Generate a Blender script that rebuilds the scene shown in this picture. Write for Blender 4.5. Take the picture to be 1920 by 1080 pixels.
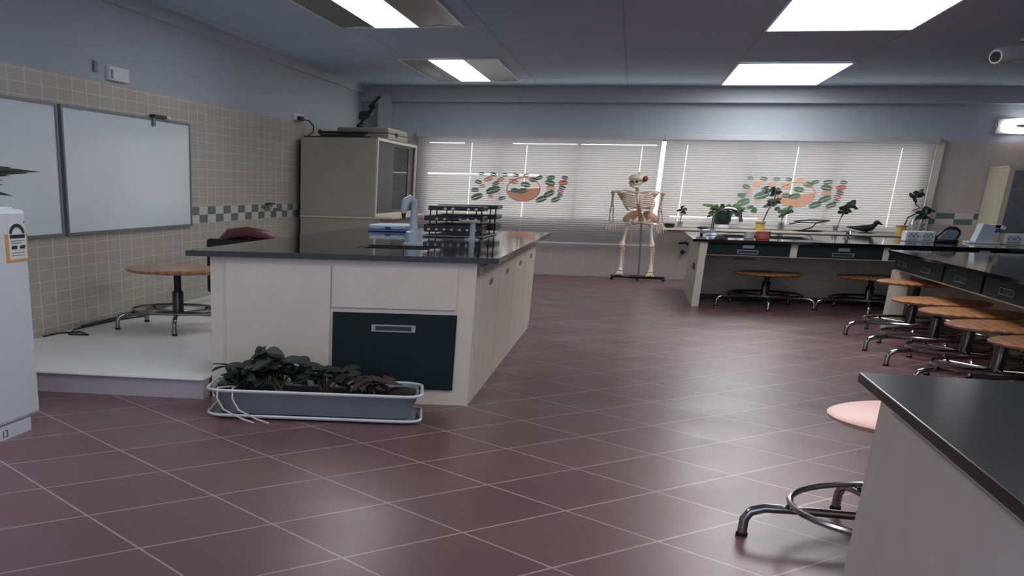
import bpy, bmesh, math, random
from mathutils import Vector, Matrix
PI = math.pi
for o in list(bpy.data.objects): bpy.data.objects.remove(o)
SC = bpy.context.scene
C = SC.collection

# ---------------------------------------------------------------- camera
cam_d = bpy.data.cameras.new('camera'); cam = bpy.data.objects.new('camera', cam_d); C.objects.link(cam)
right = Vector((0.96499345, 0.26152724, 0.01977731))
up = Vector((-0.120177, 0.3738873, 0.91965525))
back = Vector((0.23312041, -0.88983807, 0.39222836))
M = Matrix((right, up, back)).transposed().to_4x4(); M.translation = Vector((0, 0, 1.3))
cam.matrix_world = M
cam_d.sensor_width = 36; cam_d.lens = 2040.42 / 1920 * 36
cam_d.shift_x = (960 - 588.40) / 1920; cam_d.shift_y = (1215.63 - 540) / 1920
cam_d.clip_start = 0.05; cam_d.clip_end = 200
SC.camera = cam

# ---------------------------------------------------------------- sky and exposure
W = bpy.data.worlds.new('sky'); SC.world = W; W.use_nodes = True
nt = W.node_tree; bg = nt.nodes['Background']
tc = nt.nodes.new('ShaderNodeTexCoord'); sx = nt.nodes.new('ShaderNodeSeparateXYZ')
nt.links.new(tc.outputs['Generated'], sx.inputs[0])
cr = nt.nodes.new('ShaderNodeValToRGB')
mr = nt.nodes.new('ShaderNodeMapRange'); mr.inputs['From Min'].default_value = -1; mr.inputs['From Max'].default_value = 1
nt.links.new(sx.outputs['Y'], mr.inputs['Value']); nt.links.new(mr.outputs[0], cr.inputs[0])
cr.color_ramp.elements[0].position = 0.45; cr.color_ramp.elements[0].color = (.42, .45, .60, 1)
cr.color_ramp.elements[1].position = 0.62; cr.color_ramp.elements[1].color = (1.0, .97, .95, 1)
nt.links.new(cr.outputs[0], bg.inputs[0]); bg.inputs[1].default_value = 3.2
SC.view_settings.view_transform = 'Standard'; SC.view_settings.look = 'None'
SC.view_settings.gamma = 1; SC.view_settings.use_curve_mapping = False
SC.view_settings.exposure = -0.15

# ---------------------------------------------------------------- materials
def srgb(r, g, b):
    f = lambda c: (c / 255 / 12.92) if c / 255 <= .04045 else ((c / 255 + .055) / 1.055) ** 2.4
    return (f(r), f(g), f(b), 1)
class NG:
    def __init__(s, t): s.t = t
    def v(s, op, a, b=None, c=None):
        n = s.t.nodes.new('ShaderNodeMath'); n.operation = op
        for i, q in enumerate((a, b, c)):
            if q is None: continue
            if isinstance(q, (int, float)): n.inputs[i].default_value = q
            else: s.t.links.new(q, n.inputs[i])
        return n.outputs[0]
    def mix(s, f, a, b):
        n = s.t.nodes.new('ShaderNodeMix'); n.data_type = 'RGBA'
        for i, q in ((0, f), (6, a), (7, b)):
            if isinstance(q, (int, float, tuple)): n.inputs[i].default_value = q
            else: s.t.links.new(q, n.inputs[i])
        return n.outputs[2]
    def pos(s):
        g = s.t.nodes.new('ShaderNodeNewGeometry'); x = s.t.nodes.new('ShaderNodeSeparateXYZ')
        s.t.links.new(g.outputs['Position'], x.inputs[0]); return x.outputs
    def line(s, c, off, size, w):      # 1 on the joint
        f = s.v('FRACT', s.v('DIVIDE', s.v('SUBTRACT', c, off), size))
        return s.v('LESS_THAN', s.v('MULTIPLY', s.v('MINIMUM', f, s.v('SUBTRACT', 1.0, f)), size), w)
    def noise(s, scale, detail=3):
        n = s.t.nodes.new('ShaderNodeTexNoise'); n.inputs['Scale'].default_value = scale; n.inputs['Detail'].default_value = detail
        t = s.t.nodes.new('ShaderNodeTexCoord'); s.t.links.new(t.outputs['Object'], n.inputs['Vector']); return n.outputs[0]
def mat(name, col, rough=.5, metal=0, var=.06, scale=6, emit=None, alpha=1, trans=0, spec=.5):
    m = bpy.data.materials.new(name); m.use_nodes = True; t = m.node_tree; p = t.nodes['Principled BSDF']
    g = NG(t)
    if var:
        d = tuple(max(0, c * (1 - var * 2)) for c in col[:3]) + (1,); l = tuple(min(1, c * (1 + var)) for c in col[:3]) + (1,)
        t.links.new(g.mix(g.noise(scale), d, l), p.inputs['Base Color'])
    else: p.inputs['Base Color'].default_value = col
    p.inputs['Roughness'].default_value = rough; p.inputs['Metallic'].default_value = metal
    p.inputs['Specular IOR Level'].default_value = spec
    if trans: p.inputs['Transmission Weight'].default_value = trans
    if emit: p.inputs['Emission Color'].default_value = emit[0]; p.inputs['Emission Strength'].default_value = emit[1]
    return m
cream = mat('cream_laminate', srgb(205, 196, 183), .45)
creamd = mat('beige_panel', srgb(222, 214, 200), .5)
cab = mat('grey_beige_steel', srgb(168, 163, 150), .45)
green = mat('dark_green_laminate', srgb(22, 35, 37), .55, spec=.18)
black = mat('black_worktop', srgb(16, 16, 17), .06, var=.1, scale=3, spec=.28)
blackn = mat('black_scratched_worktop', srgb(24, 25, 30), .2, var=.25, scale=2.5, spec=.3)
blk = mat('black_plastic', srgb(24, 24, 26), .4)
iron = mat('dark_painted_steel', srgb(30, 30, 32), .4, metal=.3)
chrome = mat('chrome', srgb(160, 158, 156), .18, metal=1, var=.02)
darkchrome = mat('dark_chrome', srgb(92, 92, 92), .2, metal=1, var=.02)
steel = mat('brushed_steel', srgb(140, 142, 142), .35, metal=.8)
white = mat('white_plastic', srgb(222, 224, 226), .35, var=.02)
pale = mat('pale_blue_plastic', srgb(186, 198, 212), .4, var=.04)
fridge_m = mat('white_enamel', srgb(214, 220, 226), .3, var=.02)
bone = mat('bone', srgb(228, 212, 192), .55, var=.12, scale=25)
boneb = mat('brownish_bone', srgb(196, 158, 134), .6, var=.12, scale=25)
red = mat('dark_red_paint', srgb(130, 35, 45), .5)
cupred = mat('salmon_red_plastic', srgb(222, 96, 84), .4)
maroon = mat('maroon_leather', srgb(92, 42, 50), .4, scale=10)
leaf = mat('green_leaf', srgb(70, 98, 60), .5, var=.3, scale=12)
leafd = mat('dark_leaf', srgb(38, 52, 40), .5, var=.3, scale=12)
stemm = mat('plant_stem', srgb(96, 84, 58), .6, var=.2)
twig = mat('dark_twig', srgb(70, 52, 50), .7, var=.2)
root = mat('pale_root', srgb(205, 200, 190), .6)
yellow = mat('yellow_plastic', srgb(222, 190, 92), .45)
pinkr = mat('dull_pink_rim', srgb(190, 140, 120), .5)
orange = mat('orange_card', srgb(214, 160, 80), .5)
soil = mat('dark_soil', srgb(40, 32, 30), .9, var=.4, scale=40)
trough_m = mat('grey_planter_plastic', srgb(128, 132, 138), .5)
rim_m = mat('pale_rim_plastic', srgb(208, 214, 216), .45)
brown = mat('brown_edge', srgb(120, 98, 88), .5)
frame_m = mat('white_window_frame', srgb(215, 212, 208), .4, var=.02)
grey = mat('grey_metal_trim', srgb(122, 128, 132), .4, metal=.4)
ledm = mat('black_and_slate_glass', srgb(110, 130, 145), .15)
wallp = mat('white_wall_paint', srgb(184, 188, 193), .8, var=.05, scale=1.2)
board = mat('white_board_enamel', srgb(226, 234, 240), .08, var=.03, scale=1.5)
cart = mat('beige_case', srgb(140, 134, 122), .6)
framew = mat('dark_wood', srgb(58, 42, 38), .5, var=.2)
woodc = mat('pale_wood', srgb(214, 204, 182), .5, var=.08)
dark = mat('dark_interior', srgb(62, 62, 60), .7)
plat = mat('white_platform_vinyl', srgb(248, 248, 246), .3, var=.03, scale=2)
riser = mat('platform_riser', srgb(178, 172, 176), .5)
pebble = mat('pebble', srgb(130, 125, 120), .7)
def glassm(name, col, mixf, rough=.05):
    m = bpy.data.materials.new(name); m.use_nodes = True; t = m.node_tree; t.nodes.remove(t.nodes['Principled BSDF'])
    a = t.nodes.new('ShaderNodeBsdfTransparent'); a.inputs[0].default_value = col
    b = t.nodes.new('ShaderNodeBsdfGlossy'); b.inputs[1].default_value = rough; x = t.nodes.new('ShaderNodeMixShader'); x.inputs[0].default_value = mixf
    t.links.new(a.outputs[0], x.inputs[1]); t.links.new(b.outputs[0], x.inputs[2]); t.links.new(x.outputs[0], t.nodes['Material Output'].inputs[0]); return m
glass = glassm('window_glass', (.93, .95, .95, 1), .08)
jar = glassm('jar_glass', (.86, .88, .9, 1), .14)
cabglass = glassm('cabinet_glass', (.5, .57, .57, 1), .12)
def woodm():
    m = bpy.data.materials.new('orange_wood'); m.use_nodes = True; t = m.node_tree; g = NG(t); p = t.nodes['Principled BSDF']
    w = t.nodes.new('ShaderNodeTexWave'); w.inputs['Scale'].default_value = 4; w.inputs['Distortion'].default_value = 6; w.inputs['Detail'].default_value = 3
    c = t.nodes.new('ShaderNodeTexCoord'); t.links.new(c.outputs['Object'], w.inputs[0])
    t.links.new(g.mix(w.outputs['Fac'], srgb(152, 102, 70), srgb(186, 132, 94)), p.inputs['Base Color']); p.inputs['Roughness'].default_value = .3; return m
wood = woodm()
def blindm(nm='white_blind_slat', c=None):
    m = bpy.data.materials.new(nm); m.use_nodes = True; t = m.node_tree; t.nodes.remove(t.nodes['Principled BSDF'])
    a = t.nodes.new('ShaderNodeBsdfDiffuse'); b = t.nodes.new('ShaderNodeBsdfTranslucent'); x = t.nodes.new('ShaderNodeMixShader')
    a.inputs[0].default_value = c or srgb(205, 205, 206); b.inputs[0].default_value = c or srgb(214, 208, 208); x.inputs[0].default_value = .30
    t.links.new(a.outputs[0], x.inputs[1]); t.links.new(b.outputs[0], x.inputs[2]); t.links.new(x.outputs[0], t.nodes['Material Output'].inputs[0]); return m
blind_m = blindm()
print_g = blindm('printed_green', srgb(134, 156, 136)); print_o = blindm('printed_orange', srgb(240, 196, 172)); print_r = blindm('printed_red', srgb(224, 152, 140))
def emitm(name, col, s):
    m = bpy.data.materials.new(name); m.use_nodes = True; p = m.node_tree.nodes['Principled BSDF']
    p.inputs['Base Color'].default_value = (.9, .9, .9, 1); p.inputs['Emission Color'].default_value = col; p.inputs['Emission Strength'].default_value = s; return m
lampm = emitm('lit_diffuser', (.97, .985, 1, 1), 8.0)
tubem = emitm('lit_tube', (1, .96, .97, 1), 5.0)
def tilewall(name, axis, band, u0, du, base, grout, zoff=.13, dz=.088, bandcol=srgb(96, 110, 104), painttop=None):
    m = bpy.data.materials.new(name); m.use_nodes = True; t = m.node_tree; g = NG(t); p = t.nodes['Principled BSDF']
    P = g.pos(); u = P[axis]; z = P['Z']
    ln = g.v('MAXIMUM', g.line(u, u0, du, .008), g.line(z, zoff, dz, .0028))
    tint = g.mix(g.noise(2.2), tuple(c * .86 for c in base[:3]) + (1,), base)
    col = g.mix(ln, tint, grout)
    if band:
        inb = g.v('MULTIPLY', g.v('GREATER_THAN', z, band[0]), g.v('LESS_THAN', z, band[1]))
        hz = (band[1] - band[0]) / 2
        a = g.v('FLOOR', g.v('DIVIDE', g.v('SUBTRACT', u, u0), du)); b = g.v('FLOOR', g.v('DIVIDE', g.v('SUBTRACT', z, band[0]), hz))
        par = g.v('MODULO', g.v('ABSOLUTE', g.v('ADD', a, b)), 2.0)
        col = g.mix(inb, col, srgb(200, 200, 192)); col = g.mix(g.v('MULTIPLY', inb, par), col, bandcol)
    if painttop:
        up_ = g.v('GREATER_THAN', z, painttop); col = g.mix(up_, col, srgb(178, 185, 194))
        r = g.v('ADD', g.v('MULTIPLY', up_, .4), .3); t.links.new(r, p.inputs['Roughness'])
    else: p.inputs['Roughness'].default_value = .3
    t.links.new(col, p.inputs['Base Color']); return m
wall_left_m = tilewall('beige_wall_tiles', 'Y', (.895, 1.055), 11.46, .255, srgb(182, 173, 163), srgb(206, 200, 192), zoff=.015, painttop=2.055)
wall_back_m = tilewall('mauve_wall_tiles', 'X', (.93, 1.09), 4.42, .255, srgb(190, 180, 176), srgb(192, 183, 179), zoff=.05, painttop=2.06)
def floorm():
    m = bpy.data.materials.new('terracotta_floor_tiles'); m.use_nodes = True; t = m.node_tree; g = NG(t); p = t.nodes['Principled BSDF']
    P = g.pos()
    a1 = math.radians(50.8); a2 = math.radians(138.4)
    e = Matrix(((.615 * math.cos(a1), .513 * math.cos(a2)), (.615 * math.sin(a1), .513 * math.sin(a2)))).inverted()
    X = g.v('SUBTRACT', P['X'], -1.275); Y = g.v('SUBTRACT', P['Y'], 4.984)
    u = g.v('ADD', g.v('MULTIPLY', X, e[0][0]), g.v('MULTIPLY', Y, e[0][1]))
    v = g.v('ADD', g.v('MULTIPLY', X, e[1][0]), g.v('MULTIPLY', Y, e[1][1]))
    ln = g.v('MAXIMUM', g.line(u, 0, 1, .009), g.line(v, 0, 1, .011))
    n = t.nodes.new('ShaderNodeTexWhiteNoise'); n.noise_dimensions = '2D'; cmb = t.nodes.new('ShaderNodeCombineXYZ')
    t.links.new(g.v('FLOOR', u), cmb.inputs[0]); t.links.new(g.v('FLOOR', v), cmb.inputs[1]); t.links.new(cmb.outputs[0], n.inputs['Vector'])
    per = g.mix(n.outputs[0], srgb(98, 68, 74), srgb(105, 74, 79))
    nz = g.noise(1.6, 5); nn = g.v('MULTIPLY', nz, .5)
    col = g.mix(nn, per, srgb(118, 84, 84)); col = g.mix(ln, col, srgb(168, 146, 146))
    t.links.new(col, p.inputs['Base Color'])
    t.links.new(g.v('ADD', g.v('MULTIPLY', nz, .25), .22), p.inputs['Roughness']); return m
floor_m = floorm()
def ceilm():
    m = bpy.data.materials.new('ceiling_panels'); m.use_nodes = True; t = m.node_tree; g = NG(t); p = t.nodes['Principled BSDF']
    P = g.pos(); ln = g.v('MAXIMUM', g.line(P['X'], 1.04, 1.32, .012), g.line(P['Y'], 12.82, 1.5, .012))
    t.links.new(g.mix(ln, srgb(178, 194, 214), srgb(160, 176, 196)), p.inputs['Base Color']); p.inputs['Roughness'].default_value = .85; return m
ceil_m = ceilm()

# ---------------------------------------------------------------- mesh helpers
class MB:
    def __init__(s): s.bm = bmesh.new()
    def box(s, x0, x1, y0, y1, z0, z1, bev=0, mtx=None):
        r = bmesh.ops.create_cube(s.bm, size=1); vs = r['verts']
        for v in vs: v.co = Vector(((x0 + x1) / 2 + v.co.x * (x1 - x0), (y0 + y1) / 2 + v.co.y * (y1 - y0), (z0 + z1) / 2 + v.co.z * (z1 - z0)))
        if bev:
            es = list({e for v in vs for e in v.link_edges}); r2 = bmesh.ops.bevel(s.bm, geom=es, offset=bev, segments=2, affect='EDGES', profile=.5)
            vs = list({v for f in r2['faces'] for v in f.verts} | {v for v in vs if v.is_valid})
        if mtx is not None:
            for v in vs: v.co = mtx @ v.co
        return s
    def prism(s, poly, z0, z1):
        a = [s.bm.verts.new((x, y, z0)) for x, y in poly]; b = [s.bm.verts.new((x, y, z1)) for x, y in poly]; n = len(poly)
        s.bm.faces.new(list(reversed(a))); s.bm.faces.new(b)
        for i in range(n): s.bm.faces.new((a[i], a[(i + 1) % n], b[(i + 1) % n], b[i]))
        return s
    def tube(s, pts, r, n=10, closed=False, sq=1.0):
        pts = [Vector(p) for p in pts]; m = len(pts); rr = r if isinstance(r, (list, tuple)) else [r] * m; rings = []; ref = None
        for i, p in enumerate(pts):
            if closed: t = pts[(i + 1) % m] - pts[i - 1]
            else: t = pts[min(i + 1, m - 1)] - pts[max(i - 1, 0)]
            if t.length < 1e-9: t = Vector((0, 0, 1))
            t.normalize()
            if ref is None: ref = t.orthogonal().normalized()
            ref = (ref - t * ref.dot(t));
            if ref.length < 1e-6: ref = t.orthogonal()
            ref.normalize(); b = t.cross(ref)
            rings.append([s.bm.verts.new(p + (ref * math.cos(2 * PI * k / n) + b * math.sin(2 * PI * k / n) * sq) * rr[i]) for k in range(n)])
        for i in range(m if closed else m - 1):
            A, B = rings[i], rings[(i + 1) % m]
            for k in range(n): s.bm.faces.new((A[k], A[(k + 1) % n], B[(k + 1) % n], B[k]))
        if not closed:
            s.bm.faces.new(list(reversed(rings[0]))); s.bm.faces.new(rings[-1])
        return s
    def lathe(s, prof, c=(0, 0, 0), n=28, cap=True):
        c = Vector(c); rings = [[s.bm.verts.new(c + Vector((r * math.cos(2 * PI * k / n), r * math.sin(2 * PI * k / n), z))) for k in range(n)] for r, z in prof]
        for A, B in zip(rings, rings[1:]):
            for k in range(n): s.bm.faces.new((A[k], A[(k + 1) % n], B[(k + 1) % n], B[k]))
        if cap: s.bm.faces.new(list(reversed(rings[0]))); s.bm.faces.new(rings[-1])
        return s
    def ball(s, c, rx, ry=None, rz=None, u=14, v=10, rot=None):
        ry = ry or rx; rz = rz or rx; r = bmesh.ops.create_uvsphere(s.bm, u_segments=u, v_segments=v, radius=1)
        for w in r['verts']:
            q = Vector((w.co.x * rx, w.co.y * ry, w.co.z * rz)); q = rot @ q if rot else q; w.co = q + Vector(c)
        return s
    def leaf(s, base, d, L, w, droop=.3, nrm=(0, 0, 1)):
        d = Vector(d).normalized(); n = Vector(nrm); sd = d.cross(n)
        if sd.length < .05: sd = d.orthogonal()
        sd.normalize(); prev = None; base = Vector(base)
        for i in range(6):
            t = i / 5; c = base + d * (L * t) + Vector((0, 0, -droop * L * t * t)); h = w * math.sin(PI * min(1, .08 + t * .92)) ** .8
            tp = [s.bm.verts.new(c - sd * h), s.bm.verts.new(c + Vector((0, 0, -h * .25))), s.bm.verts.new(c + sd * h)]
            if prev:
                for k in range(2): s.bm.faces.new((prev[k], prev[k + 1], tp[k + 1], tp[k]))
            prev = tp
        return s
def arc(c, r, a0, a1, n, ax='xz', s=1):
    out = []
    for i in range(n + 1):
        a = a0 + (a1 - a0) * i / n; u = r * math.cos(a); v = r * math.sin(a) * s
        out.append({'xz': (c[0] + u, c[1], c[2] + v), 'yz': (c[0], c[1] + u, c[2] + v), 'xy': (c[0] + u, c[1] + v, c[2])}[ax])
    return out
def world_off(p):
    v = Vector((0, 0, 0))
    while p: v += p.location; p = p.parent
    return v
def obj(name, mb, m, parent=None, smooth=False, origin=None):
    bmesh.ops.recalc_face_normals(mb.bm, faces=mb.bm.faces)
    me = bpy.data.meshes.new(name); o = bpy.data.objects.new(name, me)
    off = world_off(parent)
    if parent is None:
        if origin is None:
            xs = [v.co for v in mb.bm.verts]
            origin = (sum(v.x for v in xs) / len(xs), sum(v.y for v in xs) / len(xs), min(v.z for v in xs))
        o.location = Vector(origin); off = Vector(origin)
    bmesh.ops.translate(mb.bm, verts=mb.bm.verts, vec=-off)
    mb.bm.to_mesh(me); mb.bm.free(); me.materials.append(m)
    if smooth:
        for p in me.polygons: p.use_smooth = True
        try: me.set_sharp_from_angle(angle=math.radians(40))
        except Exception: pass
    C.objects.link(o); o.parent = parent
    return o
def tag(o, label, cat, group=None, kind=None):
    o['label'] = label; o['category'] = cat
    if group: o['group'] = group
    if kind: o['kind'] = kind
    return o
def thing(name, label, cat, loc=(0, 0, 0), group=None):
    o = bpy.data.objects.new(name, None); C.objects.link(o); o.location = loc; o.empty_display_size = .1
    return tag(o, label, cat, group)
def struct(name, mb, m, parent=None):
    o = obj(name, mb, m, parent, origin=(0, 0, 0) if parent is None else None)
    if parent is None: o['kind'] = 'structure'
    return o
def rz(c, a): return Matrix.Translation(Vector(c)) @ Matrix.Rotation(a, 4, 'Z') @ Matrix.Translation(-Vector(c))

# ---------------------------------------------------------------- room shell
LW = -4.43; BW = 19.4; CH = 2.77; RW = 6.7
struct('floor', MB().box(LW - .2, RW + .2, -1.5, BW + .3, -.1, 0), floor_m)
struct('ceiling', MB().box(LW - .2, RW + .2, -1.5, BW + .3, CH, CH + .1), ceil_m)
struct('wall_left', MB().box(LW - .15, LW, -1.5, BW + .2, 0, CH), wall_left_m)
struct('wall_right', MB().box(RW, RW + .15, -1.5, BW + .2, 0, CH), wall_left_m)
wx0, wx1, wz0, wz1 = -3.35, 4.12, .82, 2.02
wb = MB()
wb.box(LW, wx0, BW, BW + .15, 0, CH); wb.box(wx1, RW, BW, BW + .15, 0, CH)
wb.box(wx0, wx1, BW, BW + .15, 0, wz0); wb.box(wx0, wx1, BW, BW + .15, wz1, CH)
struct('wall_back', wb, wall_back_m)
struct('trim_1', MB().box(LW, RW, BW - .16, BW, 2.575, CH).box(LW, RW, BW - .2, BW, 2.55, 2.575), wallp)
struct('trim_2', MB().box(LW, LW + .05, -1.5, BW - .2, CH - .11, CH), wallp)
struct('trim_3', MB().box(-4.13, -3.93, BW - .3, BW, 0, 2.64), wallp)
struct('trim_4', MB().box(4.22, 4.32, BW - .06, BW, .8, 2.05), creamd)
for i, (a, b) in enumerate(((wx0, .3), (.42, wx1))):
    f = MB(); f.box(a, b, BW + .03, BW + .09, wz0, wz0 + .05); f.box(a, b, BW + .03, BW + .09, wz1 - .05, wz1)
    nn = 3
    for k in range(nn + 1):
        x = a + (b - a) * k / nn; f.box(max(a, x - .03), min(b, x + .03), BW + .03, BW + .09, wz0 + .05, wz1 - .05)
    w = struct('window_%d' % (i + 1), f, frame_m)
    struct('window_pane', MB().box(a + .01, b - .01, BW + .055, BW + .062, wz0 + .05, wz1 - .05), glass, w)
struct('window_3', MB().box(.3, .42, BW + .055, BW + .062, wz0, wz1), glass)
sill = MB().box(.5, 4.24, 19.0, BW - .13, .752, .782, .006)
s_ = tag(obj('window_shelf', sill, cream), 'long cream shelf under the right blind, carrying the potted cuttings', 'shelf')
obj('brown_underside', MB().box(.5, 4.24, 19.02, BW - .13, .705, .752), brown, s_)
# raised platform
struct('floor_platform', MB().prism([(LW, 6.5), (-2.53, 6.70), (-2.53, 15.1), (LW, 15.1)], .122, .132), plat)
struct('baseboard_platform', MB().prism([(LW, 6.52), (-2.54, 6.72), (-2.54, 15.1), (LW, 15.1)], 0, .122), riser)

# ---------------------------------------------------------------- blinds
def leafprint(cx, y, cz, parent):
    G = [(510, 88, 35), (655, 92, 42), (795, 95, 38), (925, 97, 38), (480, 190, 45), (445, 290, 50), (690, 205, 45), (665, 290, 88), (1210, 122, 42), (1140, 150, 55), (1345, 120, 50), (1510, 118, 40), (1340, 185, 64), (1490, 240, 45), (1470, 335, 38), (1345, 318, 70), (1255, 388, 70), (1425, 388, 58), (475, 375, 75), (1050, 212, 60), (925, 285, 52), (1020, 290, 62), (780, 385, 45)]
    O = [(600, 150, 58), (745, 155, 48), (905, 175, 62), (1050, 95, 38), (525, 240, 40), (1350, 245, 55), (640, 365, 32)]
    Rr = [(1495, 180, 58), (1475, 288, 40)]
    kx, kz = .00798 / 6, .0072 / 6
    def P(X, Y): return (cx + (X - 1000) * kx, cz - (Y - 245) * kz)
    def leafshape(mb, X, Y, r, a):
        x, z = P(X, Y); n = 10; h = r * kx; pts = []
        for half in (0, 1):     # two lobes with a thin gap, like a split leaf
            for i in range(n):
                t = PI * i / (n - 1); u = -math.cos(t) * h; w = math.sin(t) * h * .5 * (1 if half else -.75)
                pts.append((u, w + (.004 if half else -.004), half))
        for half in (0, 1):
            q = [p for p in pts if p[2] == half]; ring = []
            for u, w, _ in q: ring.append((x + u * math.cos(a) - w * math.sin(a), z + (u * math.sin(a) + w * math.cos(a))))
            A = [mb.bm.verts.new((p[0], y, p[1])) for p in ring]; B = [mb.bm.verts.new((p[0], y + .003, p[1])) for p in ring]
            try: mb.bm.faces.new(A); mb.bm.faces.new(list(reversed(B)))
            except Exception: pass
            for i in range(len(A)):
                j = (i + 1) % len(A); mb.bm.faces.new((A[i], B[i], B[j], A[j]))
    rnd = random.Random(4)
    for nm, L, m in (('green_leaf_print', G, print_g), ('orange_leaf_print', O, print_o), ('red_leaf_print', Rr, print_r)):
        mb = MB()
        for X, Y, r in L: leafshape(mb, X, Y, r, rnd.uniform(-.3, .45))
        obj(nm, mb, m, parent)
    mb = MB(); c = P(1030, 268); rx, rzz = 200 * kx, 145 * kz; pts = []
    mb.tube([(c[0] + rx * math.cos(t * 2 * PI / 40), y, c[1] + rzz * math.sin(t * 2 * PI / 40)) for t in range(40)], .009, 6, closed=True)
    cut = [(c[0] + rx * math.cos(a), c[1] + rzz * math.sin(a)) for a in [PI + .15 + (PI - .0) * i / 18 for i in range(19)]]
    A = [mb.bm.verts.new((p[0], y + .001, p[1])) for p in cut]; B = [mb.bm.verts.new((p[0], y + .004, p[1])) for p in cut]
    mb.bm.faces.new(A); mb.bm.faces.new(list(reversed(B)))
    for i in range(len(A)): j = (i + 1) % len(A); mb.bm.faces.new((A[i], B[i], B[j], A[j]))
    obj('bowl_print', mb, print_o, parent)
def blind(label, x0, x1, z0, z1, cx, cords, skips, cz):
    root_ = thing('window_blind', label, 'blind', ((x0 + x1) / 2, 19.3, z0))
    mb = MB(); z = z1 - .1; pitch = .0327; k = 0
    while z > z0 + .02:
        segs = [(x0, x1)]; folded = []
        for (a, b, zz, wd) in skips:
            if abs(z - zz) < wd:      # a slat folded up here leaves an open gap
                segs = [r for p, q in segs for r in ((p, min(q, a)), (max(p, b), q)) if r[1] - r[0] > .04]; folded.append((a, b))
        for c in cords:     # route holes of the ladder tapes let a thin line of daylight through
            segs = [q for a, b in segs for q in (((a, c - .0055), (c + .0055, b)) if a < c < b else ((a, b),))]
        for a, b in segs:
            if b - a < .05: continue
            # tilted curved slat: 3 columns across its width
            prof = [(-.014, .0158), (-.004, .003), (.012, -.0162)]
            A = [mb.bm.verts.new((a, 19.305 + p, z + q)) for p, q in prof]; B = [mb.bm.verts.new((b, 19.305 + p, z + q)) for p, q in prof]
            for i in range(2): mb.bm.faces.new((A[i], A[i + 1], B[i + 1], B[i]))
        for a, b in folded:      # the folded slat hangs as a narrow strip
            A = [mb.bm.verts.new((a, 19.305 + p, z + q)) for p, q in ((-.008, .001), (.008, -.016))]; B = [mb.bm.verts.new((b, 19.305 + p, z + q)) for p, q in ((-.008, .001), (.008, -.016))]
            mb.bm.faces.new((A[0], A[1], B[1], B[0]))
        z -= pitch
    obj('slats', mb, blind_m, root_)
    obj('valance', MB().box(x0 - .03, x1 + .03, 19.26, 19.36, z1 - .075, z1, .005), wallp, root_)
    obj('bottom_rail', MB().box(x0, x1, 19.285, 19.325, z0, z0 + .025, .004), frame_m, root_)
    for c in cords: obj('ladder_cord', MB().tube([(c, 19.305, z1 - .07), (c, 19.305, z0 + .02)], .003, 6), white, root_)
    leafprint(cx, 19.274, cz, root_)
    return root_
blind('left white blind, longer and reaching low behind the skeleton, leaf print near its middle', -3.48, .335, .49, 2.12, -1.76, (-2.6, -1.72, .05), [(-3.35, -2.72, 1.955, .017), (-3.35, -1.5, 1.49, .017), (-1.95, .28, 1.955, .017)], 1.318)
blind('right white blind, hanging down to the shelf of cuttings, leaf print near its middle', .40, 4.2, .80, 2.115, 2.355, (.72, 2.32, 3.75), [(.6, 1.9, .93, .016)], 1.328)

# ---------------------------------------------------------------- ceiling lights
def troffer(x0, x1, y0, y1, bx0, bx1, label, group):
    t = thing('ceiling_light', label, 'ceiling light', ((x0 + x1) / 2, (y0 + y1) / 2, CH - .02), group)
    fr = MB(); e = .02
    fr.box(x0, x1, y0, y0 + e, CH - .02, CH - .002); fr.box(x0, x1, y1 - e, y1, CH - .02, CH - .002); fr.box(x0, x0 + e, y0 + e, y1 - e, CH - .02, CH - .002); fr.box(x1 - e, x1, y0 + e, y1 - e, CH - .02, CH - .002)
    obj('frame', fr, white, t)
    obj('diffuser', MB().box(bx0, bx1, y0 + e, y1 - e, CH - .017, CH - .004), lampm, t)
    if bx0 - x0 > .1:
        for a, b in ((x0 + e, bx0), (bx1, x1 - e)):
            m = MB(); n = 6
            pf = [(a + (b - a) * i / n, CH - .004 - .011 * abs(math.cos(PI * i / n))) for i in range(n + 1)]
            A = [m.bm.verts.new((p[0], y0 + e, p[1])) for p in pf]; B = [m.bm.verts.new((p[0], y1 - e, p[1])) for p in pf]
            for i in range(n): m.bm.faces.new((A[i], A[i + 1], B[i + 1], B[i]))
            obj('reflector', m, steel, t, True)
G_ = 'ceiling lights'
troffer(-3.06, -1.80, 15.15, 18.15, -2.67, -2.24, 'louvred ceiling light with a narrow lit strip, nearer the window wall and tall cabinet', G_)
troffer(-3.06, -1.80, 9.2, 12.2, -2.69, -2.26, 'louvred ceiling light with a narrow lit strip, cut by the top edge of the photo', G_)
troffer(1.04, 2.36, 15.82, 18.8, 1.06, 2.34, 'wide fully lit ceiling panel, nearer the window wall above the right blind', G_)
for xa, xb, la in ((-3.06, -1.80, 'extra louvred ceiling light overhead on the left, added unseen to brighten the foreground'), (1.04, 2.36, 'extra fully lit ceiling panel overhead on the right, added unseen to brighten the foreground')):
    troffer(xa, xb, 3.4, 6.4, -2.69 if xa < 0 else 1.06, -2.26 if xa < 0 else 2.34, la, G_)  # unseen fixtures above the camera, added to light the foreground
troffer(1.04, 2.36, 9.85, 12.8, 1.06, 2.34, 'wide fully lit ceiling panel, cut by the top edge, nearer the camera', G_)

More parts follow.
